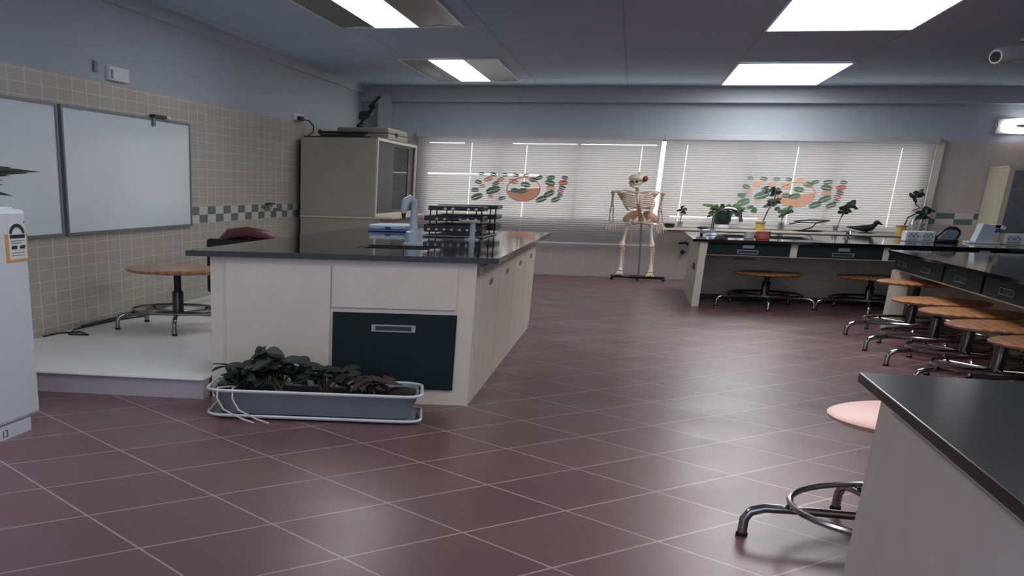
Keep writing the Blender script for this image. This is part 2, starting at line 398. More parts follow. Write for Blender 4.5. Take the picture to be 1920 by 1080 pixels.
# ---------------------------------------------------------------- demonstration bench
sk = lambda x: 7.13 + (x + .8) * .17        # its front is slightly skewed
t = thing('demonstration_bench', 'large cream laboratory bench with black glossy top and one dark green drawer', 'laboratory bench', (-1.7, 9, 0))
bx0, bx1, by1 = -2.52, -.875, 11.65
def fpanel(x0, x1, z0, z1, th, m, nm, par=None, dy=0):
    mb = MB().prism([(x0, sk(x0) - th - dy), (x1, sk(x1) - th - dy), (x1, sk(x1) - dy), (x0, sk(x0) - dy)], z0, z1); return obj(nm, mb, m, par or t)
obj('carcass', MB().prism([(bx0, sk(bx0)), (bx1, sk(bx1)), (bx1, by1), (bx0, by1)], 0.0, .872), cream, t)
fpanel(-2.42, -1.765, .07, .835, .012, cream, 'front_panel')
fpanel(-1.752, -.985, .59, .835, .012, cream, 'upper_panel')
dr = fpanel(-1.745, -.975, .095, .56, .012, green, 'lower_drawer')
hb = fpanel(-1.50, -1.225, .448, .492, .008, steel, 'recessed_handle', dr, .012)
fpanel(-1.475, -1.25, .457, .483, .002, blk, 'handle_slot', dr, .021)
for i in range(4):
    y0 = 7.3 + i * 1.08; pn = obj('side_door', MB().box(bx1, bx1 + .012, y0, y0 + 1.05, .08, .84), cream, t)
    obj('finger_pull', MB().box(bx1 + .012, bx1 + .017, y0 + .45, y0 + .62, .70, .735), grey, pn)
# top with a sink hole
X0, X1, Y1 = -2.66, -.745, 11.8
sx0, sx1, sy0, sy1 = -1.80, -1.30, 7.75, 8.25
mb = MB(); f0 = lambda x: sk(x) - .04
mb.prism([(X0, f0(X0)), (sx0, f0(sx0)), (sx0, Y1), (X0, Y1)], .872, .905); mb.prism([(sx1, f0(sx1)), (X1, f0(X1)), (X1, Y1), (sx1, Y1)], .872, .905)
mb.prism([(sx0, f0(sx0)), (sx1, f0(sx1)), (sx1, sy0), (sx0, sy0)], .872, .905); mb.prism([(sx0, sy1), (sx1, sy1), (sx1, Y1), (sx0, Y1)], .872, .905)
obj('worktop', mb, black, t)
mb = MB(); mb.box(sx0, sx1, sy0, sy1, .873, .876)
for q in ((sx0, sx0 + .012, sy0, sy1), (sx1 - .012, sx1, sy0, sy1), (sx0, sx1, sy0, sy0 + .012), (sx0, sx1, sy1 - .012, sy1)): mb.box(*q, .874, .9)
obj('sink_basin', mb, blk, t)
# pillar tap
t = thing('pillar_tap', 'pale blue-grey pillar tap with hooked spout standing behind the bench sink', 'tap', (-1.52, 8.42, .905))
obj('base', MB().lathe([(.075, .905), (.075, .915), (.055, .92), (.052, .93)], (-1.52, 8.42, 0)).lathe([(.058, .93), (.058, .99), (.045, 1.0)], (-1.52, 8.42, 0)), pale, t, True)
pts = [(-1.52, 8.42, 1.0), (-1.52, 8.42, 1.17)] + arc((-1.52, 8.36, 1.17), .06, 0, PI, 8, 'yz', 1) + [(-1.52, 8.30, 1.13)]
obj('spout', MB().tube([(-1.52, 8.42, .99), (-1.522, 8.42, 1.16), (-1.53, 8.41, 1.20), (-1.55, 8.39, 1.215), (-1.575, 8.37, 1.20), (-1.585, 8.36, 1.15), (-1.587, 8.36, 1.12)], [.03, .024, .026, .03, .03, .026, .02], 12), pale, t, True)
obj('nozzle', MB().tube([(-1.587, 8.36, 1.12), (-1.587, 8.36, 1.085)], [.016, .012], 10), framew, t, True)
t = thing('gas_tap', 'small grey bench valve with a cream lever in front of the black rack', 'tap', (-1.235, 9.55, .905))
obj('base', MB().lathe([(.06, .905), (.06, .913), (.022, .918), (.022, 1.03), (.03, 1.035)], (-1.235, 9.55, 0)), pale, t, True)
obj('lever', MB().box(-1.33, -1.18, 9.53, 9.57, 1.035, 1.055, .006), cream, t)
# slide rack
t = thing('instrument_rack', 'black three-tier rack with rows of small white knobs on the black bench', 'rack', (-1.45, 10.2, .905))
obj('base_tray', MB().box(-1.70, -1.18, 9.85, 10.9, .907, .922, .004), grey, t)
for i, z in enumerate((.945, 1.035, 1.118)):
    h = (.062, .040, .034)[i]; w = (0, 0, .03)[i]
    s0 = obj('shelf', MB().box(-1.70 + w, -1.20, 9.9, 10.25, z, z + h, .005), blk, t)
    s1 = obj('shelf', MB().box(-1.66, -1.13, 10.32, 10.75, z + .012, z + .012 + h * .8, .005), blk, t)
    for k in range(7):
        x = -1.655 + k * .066
        if i == 1 and k in (0, 3): continue
        if i == 2 and k in (0, 1, 4): continue
        obj('knob', MB().ball((x, 9.892, z + h * .32), .014, .01, .010, 8, 6), white, s0, True)
for x in (-1.665, -1.61, -1.27, -1.225):
    obj('support_rod', MB().tube([(x, 10.0, .92), (x, 10.0, 1.13)], .006, 6), blk, t); obj('support_rod', MB().tube([(x + .05, 10.6, .92), (x + .05, 10.6, 1.14)], .006, 6), blk, t)
t = thing('plastic_tray', 'shallow white plastic box with a blue base beside the black rack', 'box', (-2.18, 10.95, .905))
obj('base', MB().box(-2.37, -1.98, 10.7, 11.25, .907, .922, .004), mat('blue_plastic', srgb(92, 110, 170), .4), t)
obj('lid', MB().box(-2.36, -1.99, 10.71, 11.24, .923, .965, .012), pale, t)
obj('latch', MB().box(-2.2, -2.15, 10.698, 10.706, .93, .945), blk, t)

# ---------------------------------------------------------------- stools
def make_stool(x, y, z0, sz, rot, label, group, fr=.6, woodm_=wood, seatr=.41):
    t = thing('lab_stool', label, 'stool', (x, y, z0), group)
    S = MB().lathe([(.01, sz - .032), (seatr - .03, sz - .030), (seatr - .004, sz - .018), (seatr, sz - .008), (seatr - .02, sz), (.01, sz)], (x, y, z0), 40)
    obj('seat', S, woodm_, t, True)
    obj('seat_plate', MB().lathe([(.12, sz - .045), (.14, sz - .0325)], (x, y, z0), 20), iron, t)
    obj('screw_column', MB().tube([(x, y, z0 + .14), (x, y, z0 + sz - .045)], .032, 12), iron, t, True)
    obj('column_sleeve', MB().lathe([(.052, .11), (.052, .14), (.048, .15), (.048, min(.30, sz - .12)), (.042, min(.305, sz - .11))], (x, y, z0), 16), darkchrome, t, True)
    rr = .445 * fr / .6
    obj('foot_ring', MB().tube([(x + rr * math.cos(k * 2 * PI / 36), y + rr * math.sin(k * 2 * PI / 36), z0 + .155) for k in range(36)], .013, 8, closed=True), chrome, t, True)
    for k in range(5):
        a = rot + k * 2 * PI / 5; cx, cy = math.cos(a), math.sin(a)
        prof = [(.04, .125), (.2, .125), (rr, .125), (fr - .07, .122), (fr - .02, .105), (fr, .07), (fr, .012)]
        L = obj('leg', MB().tube([(x + r * cx, y + r * cy, z0 + z) for r, z in prof], [.017, .017, .018, .019, .020, .020, .020], 10), chrome, t, True)
        obj('foot_cap', MB().lathe([(.024, 0), (.024, .014), (.02, .016)], (x + fr * cx, y + fr * cy, z0), 12), iron, L)
    return t
G2 = 'round wooden lab stools'
R5 = math.radians
make_stool(-3.66, 9.12, .132, .49, R5(288), 'wooden stool on the white platform, left of the cream demonstration bench', G2, .53, seatr=.44)
make_stool(1.73, 15.22, 0, .405, R5(270), 'wooden stool in front of the sink bench, below its left drawer', G2)
make_stool(2.92, 15.2, 0, .405, R5(262), 'wooden stool below the right drawer of the sink bench, next to the island post', G2)
make_stool(2.84, 12.55, 0, .53, R5(190), 'tallest wooden stool at the far corner post of the island bench', G2, seatr=.38)
make_stool(2.79, 11.36, 0, .45, R5(196), 'second wooden stool from the island corner post, mostly shaded by the bench', G2)
make_stool(2.80, 10.34, 0, .45, R5(190), 'wooden stool halfway along the island bench side, third from the corner post', G2)
make_stool(2.76, 9.30, 0, .45, R5(196), 'fourth wooden stool from the corner post along the island bench', G2)
make_stool(2.78, 8.27, 0, .45, R5(192), 'wooden stool at the right edge of the photo, nearest of the island row', G2)
make_stool(1.22, 4.62, 0, .53, R5(178), 'pinkish pale stool half hidden behind the nearest black bench', G2, .62, mat('pale_pink_seat', srgb(206, 160, 150), .4), seatr=.39)

# ---------------------------------------------------------------- student benches
def front_drawer(x0, x1, y, z0, z1, par, hcx, card=True):
    d = obj('drawer', MB().box(x0, x1, y - .015, y, z0, z1, .003), green, par)
    hx = hcx; hz = z0 + (z1 - z0) * .28
    h = MB(); h.box(hx - .12, hx + .12, y - .022, y - .0155, hz - .022, hz - .016); h.box(hx - .12, hx + .12, y - .022, y - .0155, hz + .016, hz + .022)
    h.box(hx - .12, hx - .11, y - .022, y - .0155, hz - .016, hz + .016); h.box(hx + .11, hx + .12, y - .022, y - .0155, hz - .016, hz + .016)
    obj('handle_frame', h, steel, d); obj('handle_recess', MB().box(hx - .109, hx + .109, y - .018, y - .0155, hz - .015, hz + .015), blk, d)
    if card: obj('card_holder', MB().box(hx - .065, hx + .065, y - .03, y - .0155, hz + .04, hz + .078, .003), grey, d)
    return d
t = thing('sink_bench', 'window bench with a sink, black top and two dark drawers above a pair of stools', 'laboratory bench', (2.8, 16, 0))
obj('end_panel', MB().box(.86, .90, 14.9, 17.3, 0, .752), cream, t)
obj('corner_post', MB().box(.86, .945, 14.86, 14.9, 0, .752), cream, t)
obj('apron', MB().box(.90, 5.6, 14.9, 15.0, .60, .752), cream, t)
for x0, x1, hc in ((.955, 1.90, 1.42), (1.98, 2.92, 2.49), (2.99, 3.93, 3.45), (4.05, 4.95, 4.5)): front_drawer(x0, x1, 14.9, .610, .748, t, hc)
obj('modesty_panel', MB().box(.90, 5.6, 16.2, 16.24, .02, .752), creamd, t)
obj('toe_kick', MB().box(.90, 5.6, 16.17, 16.2, 0, .05), iron, t)
obj('middle_rail', MB().box(.90, 5.6, 16.185, 16.2, .27, .285), cream, t)
obj('finger_slot', MB().box(1.4, 1.66, 16.193, 16.1995, .50, .512), blk, t)
obj('side_handle', MB().box(.848, .86, 15.3, 15.7, .40, .47, .004), iron, t)
obj('far_end_panel', MB().box(5.6, 5.64, 14.9, 17.3, 0, .752), cream, t)
mb = MB(); mb.box(.765, 1.2, 14.83, 17.5, .752, .782); mb.box(2.25, 5.75, 14.83, 17.5, .752, .782); mb.box(1.2, 2.25, 14.83, 15.55, .752, .782); mb.box(1.2, 2.25, 16.7, 17.5, .752, .782)
obj('worktop', mb, black, t)
mb = MB(); mb.box(1.2, 2.25, 15.55, 16.7, .60, .61)
for q in ((1.2, 1.22, 15.57, 16.68), (2.23, 2.25, 15.57, 16.68), (1.2, 2.25, 15.55, 15.57), (1.2, 2.25, 16.68, 16.7)): mb.box(*q, .61, .775)
obj('sink_basin', mb, blk, t)
t = thing('gooseneck_tap', 'chrome gooseneck tap arching over the sink of the window bench', 'tap', (1.07, 16.3, .782))
obj('base', MB().lathe([(.07, .782), (.07, .79), (.035, .81), (.03, .86)], (1.07, 16.3, 0)), pale, t, True)
obj('spout', MB().tube([(1.07, 16.3, .85), (1.06, 16.3, .98)] + [(1.23 + .17 * math.cos(a), 16.3, 1.0 + .115 * math.sin(a)) for a in [PI - PI * i / 14 for i in range(15)]] + [(1.405, 16.3, .99)], .018, 10), chrome, t, True)
obj('nozzle', MB().tube([(1.405, 16.3, .995), (1.408, 16.3, .955)], .024, 10), steel, t, True)
obj('knob', MB().tube([(1.0, 16.26, .83), (.93, 16.22, .83)], [.02, .028], 10), pale, t, True)
t = thing('gas_tap', 'black round gas valve on a low stem at the left end of the window bench', 'tap', (.98, 17.0, .782))
obj('stem', MB().tube([(.98, 17.0, .782), (.98, 17.0, .83)], .02, 10), iron, t, True)
obj('knob', MB().lathe([(.02, .83), (.07, .845), (.07, .86), (.03, .875)], (.98, 17.0, 0), 16), blk, t, True)
t = thing('plastic_cup', 'salmon red cup on the window bench beside the sink', 'cup', (1.66, 15.45, .782))
t2 = MB().lathe([(.078, .782), (.083, .787), (.088, .872), (.082, .872), (.076, .795), (.01, .79)], (1.62, 15.42, 0), 24, cap=False)
obj('body', t2, cupred, t, True); obj('label_band', MB().lathe([(.0815, .80), (.0865, .84), (.088, .84), (.083, .80)], (1.62, 15.42, 0), 24, cap=False), pinkr, t, True)
o = tag(obj('measuring_cup', MB().lathe([(.05, .782), (.06, .785), (.066, .85), (.062, .85), (.05, .79), (.01, .788)], (1.46, 15.45, 0), 20, cap=False), white, None, True), 'small white cup just left of the salmon red cup', 'cup')
t = thing('small_faucet', 'little chrome water spigot on the window bench behind the right drawer', 'tap', (2.78, 16.6, .782))
obj('base', MB().lathe([(.05, .782), (.05, .79), (.02, .8), (.02, .86)], (2.78, 16.6, 0), 14), steel, t, True)
obj('spout', MB().tube([(2.78, 16.6, .855), (2.78, 16.5, .885), (2.78, 16.4, .86), (2.78, 16.38, .83)], .014, 8), chrome, t, True)
obj('handle', MB().box(2.70, 2.86, 16.58, 16.62, .865, .878, .004), steel, t)
def socket_block(x0, x1, y, z, label):
    t = thing('socket_block', label, 'power socket', ((x0 + x1) / 2, y, z), 'power sockets on the window bench')
    obj('housing', MB().box(x0, x1, y, y + .25, z, z + .125, .012), white, t)
    n = 2; w = (x1 - x0) / n
    for i in range(n):
        a = x0 + i * w + .03; pl = obj('socket_plate', MB().box(a, a + w - .06, y - .008, y, z + .035, z + .11, .003), pale, t)
        h = MB()
        for k in range(2):
            c = a + (w - .06) * (.27 + .46 * k)
            h.box(c - .035, c - .02, y - .011, y - .0085, z + .06, z + .072); h.box(c + .02, c + .035, y - .011, y - .0085, z + .06, z + .072); h.box(c - .006, c + .006, y - .011, y - .0085, z + .082, z + .095)
        obj('socket_holes', h, blk, pl)
        obj('lower_slot', MB().box(a, a + w - .06, y - .004, y - .001, z + .018, z + .026), blk, t)
socket_block(3.38, 3.72, 16.1, .782, 'white double socket block on the window bench, left of the black-framed tablet')
socket_block(4.50, 4.92, 16.1, .782, 'white double socket block at the right edge, right of the pale blue dispenser')
t = thing('tablet_stand', 'black slanted case framing a slate-blue panel between the two socket blocks', 'tablet', (3.9, 16.3, .782))
def quadprism(mb, pts, y0, y1):
    A = [mb.bm.verts.new((x, y0, z)) for x, z in pts]; B = [mb.bm.verts.new((x, y1, z)) for x, z in pts]; n = len(pts)
    mb.bm.faces.new(A); mb.bm.faces.new(list(reversed(B)))
    for i in range(n): mb.bm.faces.new((A[i], B[i], B[(i + 1) % n], A[(i + 1) % n]))
    return mb
obj('handle_frame', MB().tube([(x, 16.28, z) for x, z in ((3.77, .81), (3.775, .85), (3.85, .93), (3.90, .955), (3.97, .95), (4.02, .92), (4.03, .88), (4.0, .81))], .018, 8).box(3.75, 4.02, 16.2, 16.36, .783, .815, .008), blk, t, True)
obj('screen', quadprism(MB(), [(3.80, .82), (3.985, .82), (4.01, .90), (3.96, .935), (3.89, .935)], 16.275, 16.285), ledm, t)
t = thing('soap_dispenser', 'pale blue box-shaped dispenser leaning beside the right socket block', 'dispenser', (4.3, 16.3, .782))
obj('body', quadprism(MB(), [(4.19, .80), (4.38, .80), (4.44, 1.0), (4.24, 1.01)], 16.15, 16.4), pale, t)
obj('foot_plate', MB().box(4.12, 4.47, 16.12, 16.45, .783, .803, .005), white, t)
obj('spout_hood', quadprism(MB(), [(4.38, .975), (4.49, .95), (4.5, .985), (4.44, 1.008), (4.38, 1.01)], 16.15, 16.4), white, t)
obj('label_patch', quadprism(MB(), [(4.375, .92), (4.43, .915), (4.44, .955), (4.39, .965)], 16.13, 16.149), mat('violet_label', srgb(84, 78, 110), .5), t)

def side_drawer(y0, y1, x, z0, z1, par, hs):
    d = obj('drawer', MB().box(x, x + .015, y0, y1, z0, z1, .003), green, par)
    for hy in hs:
        h = MB(); w = .17
        z = (z0 + z1) / 2 - .01
        h.box(x - .007, x - .0005, hy - w, hy + w, z - .024, z - .018); h.box(x - .007, x - .0005, hy - w, hy + w, z + .018, z + .024)
        h.box(x - .007, x - .0005, hy - w, hy - w + .012, z - .018, z + .018); h.box(x - .007, x - .0005, hy + w - .012, hy + w, z - .018, z + .018)
        obj('handle_frame', h, grey, d); obj('handle_recess', MB().box(x - .003, x - .0005, hy - w * .7, hy + w * .7, z - .014, z + .014), blk, d)
t = thing('island_bench', 'long black-topped student bench with a row of stools, running towards the right edge', 'laboratory bench', (3.7, 10.5, 0))
obj('worktop', MB().box(2.68, 4.75, 6.4, 13.42, .757, .782), black, t)
obj('drawer_case', MB().box(2.76, 4.65, 6.5, 13.34, .60, .757), green, t)
obj('lower_rail', MB().box(2.76, 4.65, 6.5, 13.34, .59, .60), cream, t)
for y0, y1, hs in ((11.36, 13.32, (12.95, 11.95)), (10.12, 11.28, (10.72,)), (8.8, 10.04, (9.45,)), (7.5, 8.72, (8.1,)), (6.55, 7.42, (7.0,))): side_drawer(y0, y1, 2.744, .605, .752, t, hs)
obj('corner_post', MB().box(2.74, 2.88, 13.1, 13.34, 0, .59), cream, t)
obj('corner_post', MB().box(2.74, 2.88, 6.5, 6.74, 0, .59), cream, t)
obj('end_panel', MB().box(2.88, 4.65, 13.22, 13.26, 0, .59), creamd, t)
obj('modesty_panel', MB().box(3.5, 3.54, 6.74, 13.22, 0, .59), creamd, t)

t = thing('near_bench', 'nearest bench with scratched black top, cut off by the lower right corner', 'laboratory bench', (2, 2.5, 0))
obj('worktop', MB().box(.765, 3.4, 1.3, 3.88, .752, .782, .004), blackn, t)
obj('body', MB().box(.83, 3.3, 1.36, 3.80, 0, .752), creamd, t)
obj('edge_bead', MB().box(.822, .83, 1.4, 3.6, .700, .706), cream, t)

# ---------------------------------------------------------------- tall cabinet
t = thing('storage_cabinet', 'tall grey-beige cabinet with sliding glass doors in the left back corner', 'cabinet', (-3.8, 16, 0))
cy0, cy1 = 15.4, 18.3; cx0, cx1 = LW + .07, -3.33
mb = MB(); mb.box(cx0, cx1 + .08, cy0 + .02, cy1, .0, .885); obj('base_cabinet', mb, cab, t)
obj('base_top', MB().box(cx0, cx1 + .26, cy0 - .02, cy1, .886, .912, .004), cream, t)
mb = MB(); mb.box(cx0, cx1, cy0, cy0 + .04, .913, 1.875); mb.box(cx0, cx1, cy1 - .04, cy1, .913, 1.875); mb.box(cx0, cx0 + .03, cy0 + .04, cy1 - .04, .913, 1.875); mb.box(cx0, cx1, cy0 + .04, cy1 - .04, 1.84, 1.875); mb.box(cx0 + .03, cx1 - .04, cy0 + .04, cy1 - .04, .913, .935)
obj('upper_body', mb, cab, t)
mb = MB(); mb.box(cx1, cx1 + .02, cy0, cy1, 1.845, 1.88); mb.box(cx1, cx1 + .02, cy0, cy1, .915, .95); mb.box(cx1, cx1 + .02, cy0, cy0 + .06, .95, 1.845); mb.box(cx1, cx1 + .02, cy1 - .08, cy1, .95, 1.845)
obj('door_surround', mb, cream, t)
d = obj('sliding_door', MB().box(cx1 - .012, cx1 + .006, cy0 + .07, cy0 + 1.15, .952, 1.843), blk, t)
mb = MB(); x = cx1 - .035; y0 = cy0 + 1.1; y1 = cy1 - .09; e1 = y1 - .42
mb.box(x, x + .018, y0, y0 + .06, .952, 1.843); mb.box(x, x + .018, e1, y1, .952, 1.843); mb.box(x, x + .018, y0 + .06, e1, .952, .99); mb.box(x, x + .018, y0 + .06, e1, 1.81, 1.843)
d = obj('sliding_door', mb, blk, t); obj('door_glass', MB().box(x + .006, x + .012, y0 + .06, e1, .99, 1.81), cabglass, d)
for z in (1.2, 1.5): obj('inner_shelf', MB().box(cx0 + .03, cx1 - .06, cy0 + .05, cy1 - .05, z, z + .02), cab, t)
zt = 1.876
t = thing('microscope_case', 'beige hard case lying on top of the tall cabinet', 'case', (-3.55, 16.2, zt))
obj('lower_shell', MB().box(-4.02, -3.30, 16.0, 17.4, zt, zt + .075, .012), cart, t); obj('lid', MB().box(-4.02, -3.30, 16.0, 17.4, zt + .078, zt + .15, .02), cart, t)
obj('latch', MB().box(-3.3, -3.285, 16.5, 16.62, zt + .05, zt + .10), blk, t)
t = thing('picture_frame', 'dark wooden framed panel lying flat on the cabinet front edge', 'frame', (-3.8, 15.6, zt))
obj('frame', MB().box(-4.33, -3.42, 15.43, 15.95, zt, zt + .018, .004), framew, t)
obj('upper_bar', MB().tube([(-4.12, 15.5, zt + .066), (-3.47, 15.5, zt + .06)], .016, 8).box(-4.12, -3.5, 15.46, 15.9, zt + .020, zt + .045, .004), framew, t)
obj('end_knob', MB().ball((-4.13, 15.5, zt + .068), .028), blk, t, True)
t = thing('microscope', 'black angled microscope stand on the beige case, silhouetted against the wall', 'microscope', (-3.67, 16.4, zt + .15))
b0 = zt + .15
obj('foot', MB().ball((-3.80, 16.45, b0 + .035), .055, .09, .034).ball((-3.77, 16.45, b0 + .07), .035, .05, .03), blk, t, True)
obj('arm', MB().tube([(-3.77, 16.45, b0 + .05), (-3.76, 16.45, b0 + .12)], .03, 10), blk, t, True)
obj('head', quadprism(MB(), [(-3.82, b0 + .12), (-3.73, b0 + .11), (-3.66, b0 + .16), (-3.63, b0 + .21), (-3.70, b0 + .225), (-3.81, b0 + .215)], 16.4, 16.52), blk, t)
obj('eyepiece', MB().tube([(-3.68, 16.46, b0 + .21), (-3.60, 16.46, b0 + .29)], [.026, .02], 10).box(-3.70, -3.5, 16.42, 16.5, -.02, .02, .005, Matrix.Translation((0, 0, b0 + .335)) @ Matrix.Translation((-3.6, 16.46, 0)) @ Matrix.Rotation(-.72, 4, 'Y') @ Matrix.Translation((3.6, -16.46, 0))), blk, t, True)

# ---------------------------------------------------------------- left wall things
def whiteboard(y0, y1, label):
    t = thing('whiteboard', label, 'whiteboard', (LW, (y0 + y1) / 2, .875), 'wall whiteboards')
    obj('panel', MB().box(LW, LW + .02, y0 + .03, y1 - .03, .895, 1.82), board, t)
    f = MB(); f.box(LW, LW + .03, y0, y1, .872, .895); f.box(LW, LW + .03, y0, y1, 1.82, 1.84); f.box(LW, LW + .03, y0, y0 + .03, .895, 1.82); f.box(LW, LW + .03, y1 - .03, y1, .895, 1.82)
    obj('frame', f, grey, t)
whiteboard(8.63, 11.43, 'right whiteboard with a bright reflection, next to the bare tiled wall')
whiteboard(5.7, 8.57, 'left whiteboard, partly hidden by the white fridge and palm leaves')
t = thing('board_clip', 'small black and white clamp gripping the top edge of the right whiteboard', 'clip', (LW, 10.7, 1.84))
obj('clamp', MB().box(LW + .005, LW + .06, 10.45, 10.75, 1.842, 1.868, .005), blk, t); obj('end_cap', MB().ball((LW + .04, 10.8, 1.853), .03, .06, .02), white, t, True); obj('hook', MB().box(LW + .031, LW + .045, 10.45, 10.5, 1.77, 1.842), grey, t)
def wall_box(y0, y1, z0, z1, label, cord=None):
    t = thing('wall_socket', label, 'wall socket', (LW, (y0 + y1) / 2, z0), 'wall socket boxes above the tiles')
    obj('face_plate', MB().box(LW, LW + .04, y0, y1, z0, z1, .006), white, t)
    if cord: obj('plug', MB().box(LW + .04, LW + .09, y0 + .1, y0 + .28, z0 + .0, z0 + .05, .008), blk, t); obj('cord', MB().tube(cord, .009, 6), blk, t, True)
    else: obj('slot', MB().box(LW + .04, LW + .043, y0 + .02, y0 + .06, z0 + .01, z1 - .03), grey, t)
wall_box(9.55, 9.95, 2.08, 2.19, 'blank white box with a dark left edge, above the right whiteboard')
wall_box(15.2, 15.62, 2.07, 2.16, 'white wall socket with a black plug and cord, above the tall cabinet corner', [(LW + .08, 15.45, 2.09), (LW + .12, 15.6, 2.08), (LW + .14, 15.75, 2.03), (LW + .13, 15.8, 1.96), (LW + .10, 15.6, 1.89)])
tag(obj('wall_conduit', MB().box(LW, LW + .025, 9.3, 9.36, 2.12, 2.2, .004), grey), 'short grey conduit stub on the wall left of the blank box', 'conduit')
t = thing('gas_outlet', 'pair of small chrome and black wall valves on the checkered tile band', 'valve', (LW, 14.2, .97))
obj('valve', MB().tube([(LW, 13.9, 1.03), (LW + .09, 13.9, 1.03)], .022, 8).ball((LW + .1, 13.9, 1.05), .035), chrome, t, True)
obj('valve', MB().tube([(LW, 14.4, .99), (LW + .09, 14.4, .99)], .02, 8).ball((LW + .1, 14.4, 1.0), .03), steel, t, True)
obj('knob', MB().box(LW + .09, LW + .13, 13.75, 14.05, 1.055, 1.075, .004), blk, t)
tag(obj('floor_cable', MB().tube([(LW + .02, 8.1, .14), (LW + .04, 8.35, .14), (LW + .16, 8.48, .14), (LW + .30, 8.33, .14), (LW + .14, 8.3, .14), (LW + .04, 8.6, .14), (LW + .05, 9.0, .14), (LW + .10, 9.5, .14), (LW + .18, 9.8, .14)], .007, 6), blk, None, True), 'thin black cable lying on the platform along the tiled wall', 'cable')
tag(obj('floor_cable', MB().tube([(LW + .04, 8.75, .146), (LW + .03, 9.3, .146), (LW + .05, 9.9, .146), (LW + .03, 10.8, .146)], .014, 6), blk, None, True), 'thicker black cable further along the wall towards the chair', 'cable')

# ---------------------------------------------------------------- office chair
t = thing('office_chair', 'maroon and black padded office chair behind the demonstration bench', 'chair', (-3.5, 11.0, .132))
z0 = .132
obj('backrest', MB().tube([(-3.80, 10.62, .62), (-3.78, 10.6, .76), (-3.70, 10.58, .845), (-3.5, 10.56, .872), (-3.34, 10.6, .84), (-3.2, 10.66, .76), (-3.15, 10.7, .62)], [.05, .055, .05, .045, .05, .055, .05], 12).box(-3.72, -3.2, 10.60, 10.68, .50, .83, .03), maroon, t, True)
obj('seat_cushion', MB().box(-3.85, -3.1, 10.7, 11.9, .47, .55, .03), maroon, t)
for x in (-3.87, -3.08): obj('armrest', MB().tube([(x, 11.6, .50), (x, 11.55, .70), (x, 10.9, .74), (x, 10.62, .74), (x, 10.6, .52)], .035, 8), blk, t, True)
obj('back_shell', MB().box(-3.92, -3.12, 10.52, 10.60, .30, .80, .03), blk, t)
obj('column', MB().tube([(-3.5, 11.2, z0 + .08), (-3.5, 11.2, .47)], .04, 10), blk, t, True)
for k in range(5):
    a = k * 2 * PI / 5 + .3; cx, cy = math.cos(a), math.sin(a)
    L = obj('leg', MB().tube([(-3.5, 11.2, z0 + .11), (-3.5 + .55 * cx, 11.2 + .55 * cy, z0 + .07)], [.035, .025], 8), blk, t, True)
    obj('caster', MB().ball((-3.5 + .55 * cx, 11.2 + .55 * cy, z0 + .035), .035), blk, L, True)

# ---------------------------------------------------------------- fridge
t = thing('refrigerator', 'white waist-high fridge at the left edge with an energy label on its door', 'fridge', (-3.6, 5.1, 0))
obj('cabinet', MB().box(-4.05, -3.19, 4.6, 5.59, .075, 1.135, .01), fridge_m, t)
obj('door', MB().box(-3.185, -3.10, 4.58, 5.60, .075, 1.148, .02), fridge_m, t)
obj('top_lid', MB().box(-4.05, -3.17, 4.58, 5.60, 1.136, 1.158, .006), fridge_m, t)
kp = obj('kick_plate', MB().box(-4.03, -3.105, 4.6, 5.49, 0, .073), fridge_m, t)
fx = -3.0995
lb = obj('energy_label', MB().box(fx, fx + .002, 5.40, 5.585, .905, 1.035), white, t)
obj('label_border', MB().box(fx - .0004, fx + .0012, 5.365, 5.597, .893, 1.03), orange, t)
mb = MB()
for i in range(12):
    a0 = PI * i / 12; a1 = PI * (i + 1) / 12 - .02; q = []
    for r, a in ((.08, a0), (.08, a1), (.052, a1), (.052, a0)): q.append((5.49 + r * math.cos(a) , 1.03 + r * .62 * math.sin(a)))
    A = [mb.bm.verts.new((fx + .0016, p[0], p[1])) for p in q]; B = [mb.bm.verts.new((fx + .003, p[0], p[1])) for p in q]
    mb.bm.faces.new(A); mb.bm.faces.new(B)
    for k in range(4): mb.bm.faces.new((A[k], A[(k + 1) % 4], B[(k + 1) % 4], B[k]))
obj('rating_arch', mb, leafd, lb)
obj('arch_backing', quadprism(MB(), [(0, 0), (.001, 0), (.001, .001), (0, .001)], 0, .001).box(fx, fx + .0013, 5.40, 5.58, 1.03, 1.085, .0), white, lb)
obj('label_bars', MB().box(fx + .002, fx + .003, 5.415, 5.57, 1.008, 1.026).box(fx + .002, fx + .003, 5.425, 5.482, .955, .972).box(fx + .002, fx + .003, 5.51, 5.565, .955, .972), blk, lb)
obj('label_lines', MB().box(fx + .002, fx + .0028, 5.42, 5.56, .994, .997).box(fx + .002, fx + .0028, 5.42, 5.53, .984, .987).box(fx + .002, fx + .0028, 5.42, 5.56, .935, .938).box(fx + .002, fx + .0028, 5.42, 5.55, .922, .925), grey, lb)
obj('screw_cap', MB().ball((fx, 5.575, 1.055 + .03), .004, .008, .006), grey, t, True)
def text_obj(name, s, size, m, parent, mw):
    cu = bpy.data.curves.new(name, 'FONT'); cu.body = s; cu.size = size; cu.extrude = .0008; cu.materials.append(m)
    tmp = bpy.data.objects.new(name, cu); C.objects.link(tmp); bpy.context.view_layer.update()
    me = bpy.data.meshes.new_from_object(tmp.evaluated_get(bpy.context.evaluated_depsgraph_get())); bpy.data.objects.remove(tmp)
    me.transform(mw); me.transform(Matrix.Translation(-world_off(parent)))
    if not me.materials: me.materials.append(m)
    o = bpy.data.objects.new(name, me); C.objects.link(o); o.parent = parent; return o
text_obj('number_mark', '13', .055, blk, kp, Matrix.Translation((-3.1045, 5.17, .012)) @ Matrix(((0, 0, 1, 0), (1.3, 0, 0, 0), (0, 1, 0, 0), (0, 0, 0, 1))))
